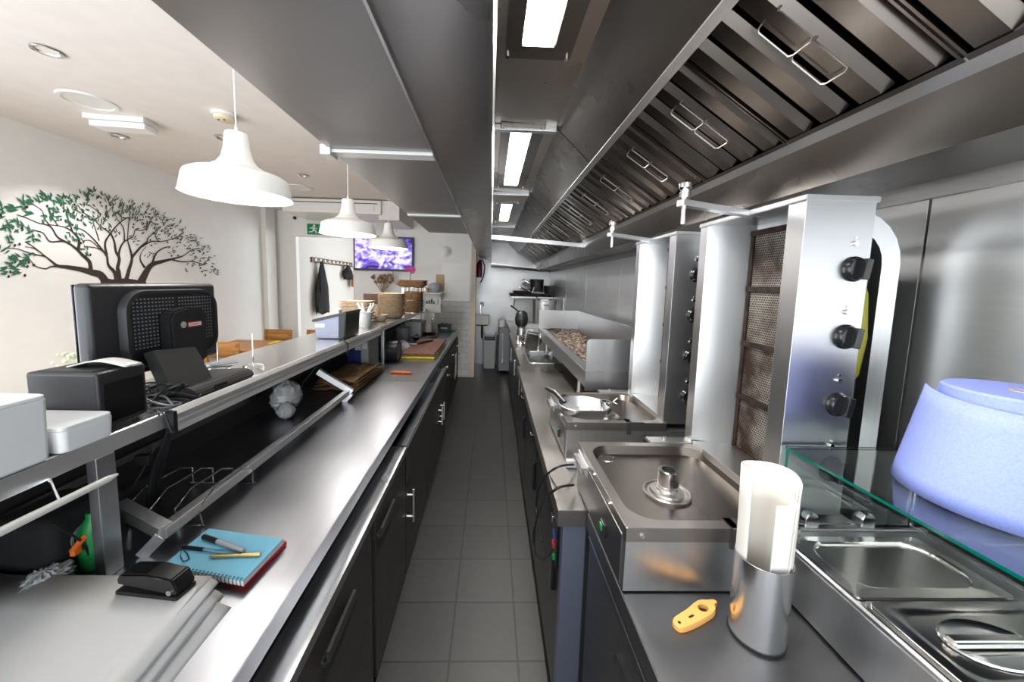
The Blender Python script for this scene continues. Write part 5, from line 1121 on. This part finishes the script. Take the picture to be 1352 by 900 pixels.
# ------------------------------------------------------------------ near counter: bottle opener, napkin holder, bain-marie, glass, blue roll
a, b = aZ(892, 826, .91), aZ(948, 797, .91); d = (b-a); an = math.atan2(d.y, d.x); ln = d.length
t = thing('bottle_opener', 'amber plastic jar opener lying on the near right counter', 'opener', (a.x, a.y, .9), an)
def ellip(cx, rx, ry, n=20): return [(cx+rx*math.cos(2*PI*k/n), ry*math.sin(2*PI*k/n)) for k in range(n)]
key = [(0, 0), (.004, .011), (.02, .016), (.06, .019), (.09, .024), (.112, .024), (.127, .017), (.143, .011), (.144, .002), (.131, .0), (.124, -.008), (.105, -.014), (.06, -.016), (.02, -.014), (.004, -.009)]
out = []; nk = len(key)
for k in range(nk):
    p0, p1, p2, p3 = [Vector(key[(k+q) % nk]) for q in (-1, 0, 1, 2)]
    for s in (0, .33, .67): q = .5*((2*p1)+(p2-p0)*s+(2*p0-5*p1+4*p2-p3)*s*s+(3*p1-p0-3*p2+p3)*s**3); out.append((q.x*ln/.143, q.y))
n = len(out); hole = []
for x, y in out:
    v = Vector((x-ln*.68, y-.005)).normalized(); hole.append((ln*.68+.013*v.x, .005+.010*v.y))
m = MB(); m.loops([[(x, y, .001) for x, y in hole], [(x, y, .001) for x, y in out], [(x, y, .011) for x, y in out], [(x*.97+.002, y*.9, .014) for x, y in out], [(x, y, .013) for x, y in hole]], closed=True); m.build('body', M['peach'], t, world=False)
MB().box(ln*.30, ln*.40, -.002, .002, .0135, .0147).build('slot', M['rust'], t, world=False)
MB().cyl((ln*.08, 0, .011), (ln*.08, 0, .0145), .0035, n=10).build('hang_hole', M['rust'], t, world=False)
NC = Vector((.592, .706, .9))
t = thing('napkin_holder', 'tall round stainless steel cylinder holding folded paper on the counter', 'holder', NC)
MB().lathe([(0, .9005), (.051, .9005), (.0525, .903), (.0525, 1.082), (.0515, 1.083), (.050, 1.082), (.050, .905), (0, .905)], (NC.x, NC.y, 0), 48).build('cylinder', M['napkin_steel'] if 'napkin_steel' in M else M['steel'], t)
MB().lathe([(.053, .9002), (.054, .9002), (.054, .906), (.053, .906)], (NC.x, NC.y, 0), 40).build('base_ring', M['black'], t)
t = thing('paper_bags', 'cream paper bags rolled upright in the steel cylinder', 'paper bags', NC)
def wrap(r, a0, a1, z0, z1, nm, m, dz=0):
    def fn(i, j):
        a_ = R(a0+(a1-a0)*i); rr_ = r+.004*math.sin(3*a_); fl = .006*j*j
        return Vector((NC.x+(rr_+fl)*math.cos(a_), NC.y+(rr_+fl)*math.sin(a_), z0+(z1+dz*i-z0)*j))
    return MB().grid(fn, 24, 6).build(nm, m, t, solid=.003)
wrap(.044, -62, 190, .912, 1.262, 'outer_bag', M['cream_paper'], .012); wrap(.040, -50, 180, .912, 1.255, 'inner_bag', M['cream_paper'], .01)
wrap(.036, -40, 150, .912, 1.245, 'inner_bag', M['cream_paper'])
MB().box(NC.x-.012, NC.x+.030, NC.y-.036, NC.y-.032, .912, 1.215, .001, M=None).build('front_fold', M['paper'], t); MB().box(NC.x+.028, NC.x+.034, NC.y-.036, NC.y-.024, .912, 1.222, .001).build('fold_edge', M['cream_paper'], t)
# bain-marie
t = thing('bain_marie', 'stainless steel counter food warmer with two pan wells', 'food warmer', (.9, .5, .9))
bx0, bx1, by0, by1, BT = .728, 1.135, .02, .845, 1.04
tm = MB(); tm.box(bx0, bx1, by0, by1, .905, BT-.012, .004); tm.build('casing', M['steel'], t)
MB().loops([[(x, y, z) for x, y in rrect(bx0+i, bx1-i, by0+i, by1-i, .008)] for z, i in ((BT-.012, .002), (BT-.004, .0), (BT, .004), (BT, .02))], True, True).build('top_frame', M['steel_h'], t)
MB().box(bx0-.0, bx1, by1, by1+.012, .93, BT+.004, .002).build('rear_trim', M['steel'], t)
for x in (bx0+.03, bx1-.03):
    for y in (by0+.03, by1-.03): MB().cyl((x, y, .9), (x, y, .906), .014, n=12).build('foot', M['black'], t)
def gn(x0, x1, y0, y1, lid, lab):
    p = thing('steel_food_pan', lab, 'food pan', ((x0+x1)/2, (y0+y1)/2, BT), 0, 'pans in the food warmer')
    L_ = lambda i, z, r: [(x, y, z) for x, y in rrect(x0+i, x1-i, y0+i, y1-i, r, 6)]
    m = MB(); m.loops([L_(0, BT+.002, .010), L_(0, BT+.007, .010), L_(.012, BT+.008, .02), L_(.020, BT+.009, .045), L_(.025, BT+.006, .045), L_(.030, BT-.055 if not lid else BT+.001, .045)] + ([L_(.040, BT-.066, .04), L_(.048, BT-.068, .03)] if not lid else []), True, True)
    b_ = m.build('pan', M['pan'], p)
    if lid:
        m = MB(); m.loops([L_(.004, BT+.0085, .012), L_(.004, BT+.011, .012), L_(.020, BT+.0125, .025), L_(.027, BT+.010, .03), L_(.035, BT+.0085, .03)], False, True); l_ = m.build('lid', M['pan'], p)
        cx_, cy_ = (x0+x1)/2-.03, (y0+y1)/2
        MB().lathe([(.076, .0098), (.074, .0125), (.068, .011), (.05, .0095), (.02, .0092), (0, .009)], (cx_, cy_, BT), 36, False, True, sx=1.0, sy=.62).build('dish_rim', M['chrome'], l_)
        MB().prism([(cy_-.012, BT+.012), (cy_+.012, BT+.012), (cy_+.008, BT+.022), (cy_-.008, BT+.022)], 'x', cx_-.074, cx_+.074, .003).build('grip', M['pan'], l_)
M['pan'] = streak('polished pan steel', (.74, .72, .69), 'x', (.14, .22), .02, 60, .05)
gn(.734, 1.06, .640, .815, False, 'open stainless steel food pan in the food warmer'); gn(.734, 1.06, .455, .632, True, 'stainless steel food pan with recessed handle lid in the warmer'); gn(.734, 1.06, .27, .447, True, 'lidded food pan mostly below the picture edge')
# glass guard
t = thing('glass_guard', 'clear glass guard with green edges over the food warmer', 'glass guard', (.9, .5, 1.05))
gx0, gx1, gy = .757, 1.105, .872; gz = 1.25
def pane(nm, *bx): return MB().box(*bx).build(nm, M['glass'], t)
pane('top_pane', gx0, gx1, .02, gy, gz-.006, gz); pane('end_pane', gx0, gx1-.012, gy-.012, gy-.004, 1.048, gz-.007); pane('back_pane', gx1-.008, gx1, .02, gy-.013, 1.048, gz-.007)
e = MB(); e.box(gx0-.0006, gx0+.0003, .02, gy, gz-.006, gz).box(gx0, gx1, gy-.0003, gy+.0006, gz-.006, gz).box(gx0-.0006, gx0+.0003, gy-.012, gy-.004, 1.048, gz-.007)
e.build('green_edge', M['glass_edge'], t)
for x in (gx0+.075, gx1-.125):
    m = MB(); m.prism([(x-.018, 1.044), (x+.018, 1.044), (x+.018, 1.066), (x+.012, 1.078), (x, 1.083), (x-.012, 1.078), (x-.018, 1.066)], 'y', gy-.020, gy+.003, .002); m.build('clamp', M['chrome'], t)
# blue roll
z0 = gz+.001; L0 = aZ(1182, 630, z0); Ltop = aZ(1240, 522, z0+.205)
RB = .155; rc = Vector((L0.x+RB*.80, L0.y-RB*.58, z0))
t = thing('paper_roll', 'big blue paper roll standing on the glass guard', 'paper roll', rc)
RT = .118
m = MB(); m.lathe([(.022, 0), (RT-.012, 0), (RT-.010, .004), (RT-.012, .212), (RT-.016, .216), (.022, .216)], rc, 64, True, True); m.build('roll', M['blue_paper'], t)
MB().lathe([(.018, .002), (.0225, .002), (.0225, .2175), (.018, .2175), (.018, .002)], rc, 32, False, False).build('core', M['card'], t)
MB().lathe([(0, .10), (.018, .10), (.018, .105), (0, .105)], rc, 20).build('core_shadow_disc', M['card'], t)
def outer(i, j):
    a_ = R(122+340*i); fl = .007*max(0, 1-i*9)**2; dip = .012*math.sin(PI*min(1, max(0, (i-.02)*1.6)))
    r_ = RB+fl*.3+(RT-.002-RB+fl)*j
    return Vector((rc.x+r_*math.cos(a_), rc.y+r_*math.sin(a_), rc.z+.0005+(.203-dip)*j))
MB().grid(outer, 64, 6).build('outer_sheet', M['blue_paper'], t, solid=.002)

# ------------------------------------------------------------------ far kitchen
a, b = aY(628, 343, 7.30), aY(638, 366, 7.30); xc = (a.x+b.x)/2; zt_, zb_ = a.z, b.z; r = .055
t = thing('fire_extinguisher', 'red fire extinguisher on the kitchen wall by the door post', 'fire extinguisher', (xc, 7.3, zb_))
MB().lathe([(0, 0), (r*.9, 0), (r, .02), (r, zt_-zb_-.10), (r*.8, zt_-zb_-.05), (.02, zt_-zb_-.02), (.02, zt_-zb_), (0, zt_-zb_)], (xc, 7.32, zb_), 24).build('cylinder', M['red'], t)
MB().box(xc-.01, xc+.075, 7.30, 7.33, zt_-.03, zt_-.01, .004).box(xc-.01, xc+.06, 7.30, 7.33, zt_-.005, zt_+.01, .004).build('valve_handle', M['black'], t)
MB().tube(sm([(xc+.06, 7.31, zt_-.02), (xc+.10, 7.31, zt_-.12), (xc+.085, 7.31, zb_+.05), (xc+.05, 7.31, zb_-.06), (xc+.02, 7.31, zb_-.10)]), .010, 8).build('hose', M['black'], t)
# hand basin
a, b = aY(627, 416, 7.15), aY(646, 430, 7.15)
t = thing('hand_basin', 'small white hand basin with tap in the far kitchen corner', 'basin', ((a.x+b.x)/2, 7.2, .8))
x0, x1, zt_ = a.x, b.x, a.z; m = MB(); P_ = lambda i, z: [(x, y, z) for x, y in rrect(x0+i, x1-i, 7.05+i, 7.40-i*.3, .03)]
m.loops([P_(.05, zt_-.20), P_(.0, zt_-.17), P_(0, zt_), P_(.02, zt_), P_(.035, zt_-.10), P_(.08, zt_-.12)]); m.build('bowl', M['white_gloss'], t)
MB().tube([(x0+.10, 7.36, zt_), (x0+.10, 7.36, zt_+.20), (x0+.12, 7.32, zt_+.25), (x0+.15, 7.26, zt_+.24), (x0+.16, 7.24, zt_+.18)], .011, 10).build('tap', M['chrome'], t)
MB().box(x0+.10, x1-.03, 7.045, 7.049, zt_-.15, zt_-.04, .001).build('notice', M['paper'], t)
MB().tube([((x0+x1)/2, 7.25, zt_-.18), ((x0+x1)/2, 7.25, zt_-.45), ((x0+x1)/2+.02, 7.35, zt_-.5), ((x0+x1)/2+.02, 7.40, zt_-.5)], .02, 8).build('waste_pipe', M['black'], t)
# bin
a, b = aY(637, 446, 7.05), aY(655, 480, 7.05); bx_ = (aY(637, 470, 7.05).x+aY(655, 470, 7.05).x)/2; w_ = (aY(655, 470, 7.05).x-aY(637, 470, 7.05).x)/2; bh = a.z
t = thing('waste_bin', 'grey plastic waste bin under the hand basin', 'bin', (bx_, 7.1, 0))
m = MB(); P_ = lambda s, z: [(bx_+x*s, 7.12+y*s, z) for x, y in rrect(-w_, w_, -.14, .14, .04)]
m.loops([P_(.84, .001), P_(.86, .01), P_(1.0, bh-.06), P_(1.05, bh-.06), P_(1.05, bh-.03), P_(.96, bh-.03), P_(.82, .03)]); m.build('body', M['mid_grey'], t)
for s in (-1, 1): MB().tube([(bx_+s*w_*.9, 7.0, bh-.03), (bx_+s*w_*.9, 7.0, bh+.06), (bx_+s*w_*.85, 7.1, bh+.10)], .012, 8).build('handle', M['mid_grey'], t)
MB().box(bx_-w_*.8, bx_+w_*.8, 7.05, 7.22, bh-.05, bh+.02, .03, 3).build('bin_bag', M['charcoal'], t)
# tall grey unit
a = aY(656, 433, 6.6); b = aY(673, 433, 6.6)
t = thing('dough_machine', 'grey upright machine with black hose beside the bin', 'machine', ((a.x+b.x)/2, 6.8, 0))
MB().box(a.x+.04, b.x+.02, 6.60, 7.2, .05, a.z, .02).build('cabinet', M['grey_plastic'], t); MB().box(a.x+.0, a.x+.03, 6.58, 6.62, .12, a.z-.12, .006).build('side_tube', M['charcoal'], t)
for x in (a.x+.07, b.x-.02):
    for y in (6.65, 7.15): MB().cyl((x, y, 0), (x, y, .05), .02, n=10).build('foot', M['black'], t)
MB().box(a.x+.10, a.x+.13, 6.585, 6.60, .2, a.z-.1, .004).build('handle', M['chrome'], t)
q = aY(657, 420, 6.75); q1 = aY(657, 410, 6.75)
solo('plastic_tub', MB().lathe([(0, 0), (.06, 0), (.075, .13), (.08, .135), (.07, .135), (.055, .01), (0, .01)], ((a.x+b.x)/2-.02, 6.8, a.z+.001), 24), M['white_plastic'], 'white plastic tub on top of the grey machine', 'tub')
# wall shelf with pans
s0, s1 = aY(675, 391, 6.9), aY(748, 391, 6.9); sz = s0.z
t = thing('pan_shelf', 'long steel wall shelf loaded with pans in the far kitchen', 'shelf', ((s0.x+s1.x)/2, 7.3, sz))
MB().box(s0.x, 1.18, 6.9, 7.41, sz-.03, sz, .003).build('board', M['steel'], t)
for x in (s0.x+.08, 1.0): MB().prism([(7.40, sz-.03), (7.40, sz-.22), (7.36, sz-.22), (7.0, sz-.05), (7.0, sz-.03)], 'x', x-.008, x+.008).build('bracket', M['steel'], t)
def pot(x, y, z, r, h, m, lab, hx_=0, nm='cooking_pot', cat='pot'):
    t = thing(nm, lab, cat, (x, y, z))
    MB().lathe([(0, .001), (r*.88, .001), (r*.93, .01), (r, h), (r*1.04, h+.004), (r*.96, h), (r*.88, .012), (0, .01)], (x, y, z), 28).build('body', m, t)
    if hx_:
        MB().tube([(x+hx_*r*.95, y-.01, z+h*.8), (x+hx_*(r+.10), y-.05, z+h*.9), (x+hx_*(r+.2), y-.08, z+h)], [.012, .010, .012], 8).build('handle', M['black'], t)
    return t
X_ = lambda px, py, Y_: aY(px, py, Y_).x
def flat_tray(x0, x1, y0, y1, z, h, m, lab): 
    mm = MB(); mm.loops([[(x, y, zz) for x, y in rrect(x0+i, x1-i, y0+i, y1-i, .02)] for zz, i in ((z+.001, .012), (z+h, 0), (z+h+.003, -.006), (z+h, .006), (z+.008, .018))]); solo('oven_tray', mm, m, lab, 'tray')
flat_tray(s0.x-.02, X_(712, 385, 7), 6.92, 7.36, sz, .05, M['sooty'], 'dark oven tray at the left end of the pan shelf')
flat_tray(X_(716, 385, 7), 1.14, 6.92, 7.36, sz, .045, M['sooty'], 'dark wide oven tray along the pan shelf')
flat_tray(s0.x+.05, X_(704, 385, 7), 6.98, 7.32, sz+.06, .04, M['sooty'], 'smaller dark tray stacked at the shelf left end')
pz = sz+.06
pot(X_(709, 372, 7.1), 7.12, sz+.10, .135, .23, M['sooty'], 'dark deep pot standing highest on the pan shelf')
pot(X_(730, 378, 7.1), 7.12, pz, .17, .15, M['sooty'], 'wide black pan right of the deep pot on the shelf', 0, 'frying_pan', 'pan')
mm = MB(); rr = random.Random(5)
for k in range(9):
    c = Vector((X_(697, 380, 7.0)+rr.uniform(-.10, .08), 7.05+rr.uniform(-.05, .1), sz+.11+rr.uniform(0, .15))); mm.tube([c, c+Vector((rr.uniform(-.1, .1), rr.uniform(-.05, .05), rr.uniform(-.06, .08))), c+Vector((rr.uniform(-.12, .12), 0, rr.uniform(-.08, .1)))], .016, 7)
solo('utensil_heap', mm, M['tin'], 'tangled heap of steel utensils beside the deep pot', 'utensils')
# back counter with big bowl, rods, white appliance, blender
t = thing('back_counter', 'steel counter below the pan shelf in the far kitchen', 'counter', (.8, 6.6, 0))
MB().box(.33, 1.18, 5.66, 7.40, .86, .90, .003).build('top_sheet', M['worktop_r'], t); MB().box(.37, 1.16, 5.68, 7.38, 0, .86).build('carcass', M['fridge_front'], t)
c = aY(718, 410, 6.3); z_ = aY(722, 396, 6.3).z
t = thing('stock_pot', 'large pale steel stock pot on the back counter', 'pot', (c.x, 6.3, .9))
MB().lathe([(0, .901), (.185, .901), (.195, .92), (.205, z_-.02), (.213, z_), (.202, z_), (.188, .92), (0, .915)], (c.x, 6.3, 0), 36).build('body', M['tin'], t)
for s in (-1, 1): MB().tube([(c.x-.04, 6.3+s*.20, z_-.08), (c.x-.04, 6.3+s*.25, z_-.075), (c.x+.04, 6.3+s*.25, z_-.075), (c.x+.04, 6.3+s*.20, z_-.08)], .008, 8).build('handle', M['chrome'], t)
t = thing('ladle', 'black handled ladle leaning out of the stock pot', 'ladle', (c.x, 6.2, z_))
MB().tube([(c.x-.20, 6.16, z_+.10), (c.x-.10, 6.2, z_-.0), (c.x-.04, 6.25, z_-.12)], .009, 8).build('handle', M['black'], t); MB().sphere((c.x-.03, 6.26, z_-.15), .05, 8, 1, 1, .7).build('cup', M['chrome'], t)
for k, (px, py0, py1, lab) in enumerate(((745, 393, 408, 'short'), (755, 389, 408, 'tall'))):
    c = aY(px, 400, 5.9); solo('skewer_tube', MB().cyl((c.x, 5.9, .901), (c.x, 5.9, aY(px, py0, 5.9).z), .03 if k else .022, n=16), M['white_gloss'], lab + ' white upright tube behind the charcoal grill far plate', 'tube')
a, b = aZ(693, 450, .9), aZ(713, 450, .9); ya_ = 4.75; ha = aY(700, 432, ya_).z
t = thing('warming_cabinet', 'white box appliance on the sink unit by the grill', 'appliance', ((a.x+b.x)/2, 5.0, .9))
MB().box(aY(692, 440, ya_).x, aY(711, 440, ya_).x+.1, ya_, 5.25, .905, ha, .006).build('case', M['mid_grey'], t); MB().box(aY(692, 440, ya_).x+.01, aY(704, 440, ya_).x, ya_-.004, ya_, .93, ha-.02, .002).build('door', M['white_plastic'], t)
for x in (aY(692, 440, ya_).x+.03, aY(711, 440, ya_).x+.07): MB().cyl((x, ya_+.05, .9), (x, ya_+.05, .906), .012, n=10).build('foot', M['black'], t)
c = aZ(684, 452, .9); c = Vector((.40, 4.55, .9)); c.x = aY(688, 440, 4.55).x
zt_ = aY(690, 410, 4.55).z
t = thing('hand_blender', 'tall mixer with black motor head and steel stand on sink unit', 'mixer', c)
MB().lathe([(0, zt_-.20), (.05, zt_-.20), (.075, zt_-.17), (.085, zt_-.10), (.07, zt_-.03), (.035, zt_), (0, zt_)], (c.x, c.y, 0), 24).build('motor_head', M['black'], t)
for dx in (-.04, .04): MB().tube([(c.x+dx, c.y, .93), (c.x+dx*.9, c.y, zt_-.18)], .016, 10).build('column', M['chrome'], t)
MB().lathe([(0, .901), (.075, .901), (.08, .91), (.07, .93), (0, .935)], (c.x, c.y, 0), 24).build('base', M['chrome'], t)
MB().lathe([(.03, 1.0), (.055, 1.02), (.055, 1.10), (.03, 1.12)], (c.x, c.y-.02, 0), 18).build('cup', M['tin'], t)
MB().tube([(c.x-.02, c.y, zt_-.03), (c.x-.10, c.y, zt_+.035), (c.x-.14, c.y, zt_+.06)], .010, 8).build('lever', M['black'], t)
c = aZ(704, 468, .93); t = thing('knife_block', 'dark tilted box with knives standing beside the sink', 'knife block', (c.x, 4.3, .9))
xk = aY(700, 455, 4.3).x
MB().prism([(xk-.06, .901), (xk+.10, .901), (xk+.16, 1.06), (xk-.02, 1.08)], 'y', 4.25, 4.42, .004).build('block', M['sooty'], t); MB().box(xk-.04, xk+.24, 4.20, 4.22, 1.07, 1.085, .003, M=Matrix.Translation((xk, 0, 1.07)) @ Matrix.Rotation(R(12), 4, 'Y') @ Matrix.Translation((-xk, 0, -1.07))).build('steel_rod', M['chrome'], t)
# ------------------------------------------------------------------ light
W = bpy.data.worlds.new('sky'); SC.world = W; W.use_nodes = True
nt = W.node_tree; bg = nt.nodes['Background']; bg.inputs[0].default_value = (.90, .955, 1.0, 1); bg.inputs[1].default_value = 4.0
def area(name, loc, rot, sx, sy, power, col=(1, 1, 1), portal=False):
    l = bpy.data.lights.new(name, 'AREA'); l.shape = 'RECTANGLE'; l.size = sx; l.size_y = sy; l.energy = power; l.color = col
    o = bpy.data.objects.new(name, l); COL.objects.link(o); o.location = loc; o.rotation_euler = rot
    if portal: l.cycles.is_portal = True
    return o
for i, (x0, x1) in enumerate(((-3.70, -1.05), (-.91, 1.2))):
    area('window_portal', ((x0+x1)/2, FY-.10, 1.48), (R(90), 0, 0), x1-x0, 2.36, 1, portal=True)
area('window_portal', (-3.83, .1, 1.5), (R(90), 0, R(-90)), 3.2, 2.2, 1, portal=True)  # portal for the added side window
def point(name, loc, power, col, r=.04):
    l = bpy.data.lights.new(name, 'POINT'); l.energy = power; l.color = col; l.shadow_soft_size = r; o = bpy.data.objects.new(name, l); COL.objects.link(o); o.location = loc; return o
for y in (1.63, 2.83, 3.91): point('pendant_light', (-1.08, y, 1.985), 5, (1, .96, .91), .10)
for ya, yb in ((.22, 1.31), (2.0, 3.05), (3.75, 4.75)): area('hood_tube_light', (.14, (ya+yb)/2, 2.44), (0, 0, 0), .10, yb-ya, 20 if ya < 3 else 9, (1, .98, .94))
for px, py in ((62, 66), (157, 179), (295, 181), (400, 231)):
    p = aZ(px, py, CZ); l = bpy.data.lights.new('downlight_lamp', 'SPOT'); l.energy = 36; l.spot_size = R(110); l.spot_blend = .6; l.shadow_soft_size = .04; l.color = (1, .97, .93)
    o = bpy.data.objects.new('downlight_lamp', l); COL.objects.link(o); o.location = (p.x, p.y, CZ-.02)
v = SC.view_settings; SC.display_settings.display_device = 'sRGB'; v.view_transform = 'Standard'; v.look = 'None'; v.exposure = .62; v.gamma = 1; v.use_curve_mapping = False
cy = SC.cycles; cy.max_bounces = 8; cy.diffuse_bounces = 4; cy.glossy_bounces = 5; cy.transmission_bounces = 8; cy.caustics_reflective = False; cy.caustics_refractive = False; cy.sample_clamp_indirect = 6; cy.use_denoising = True
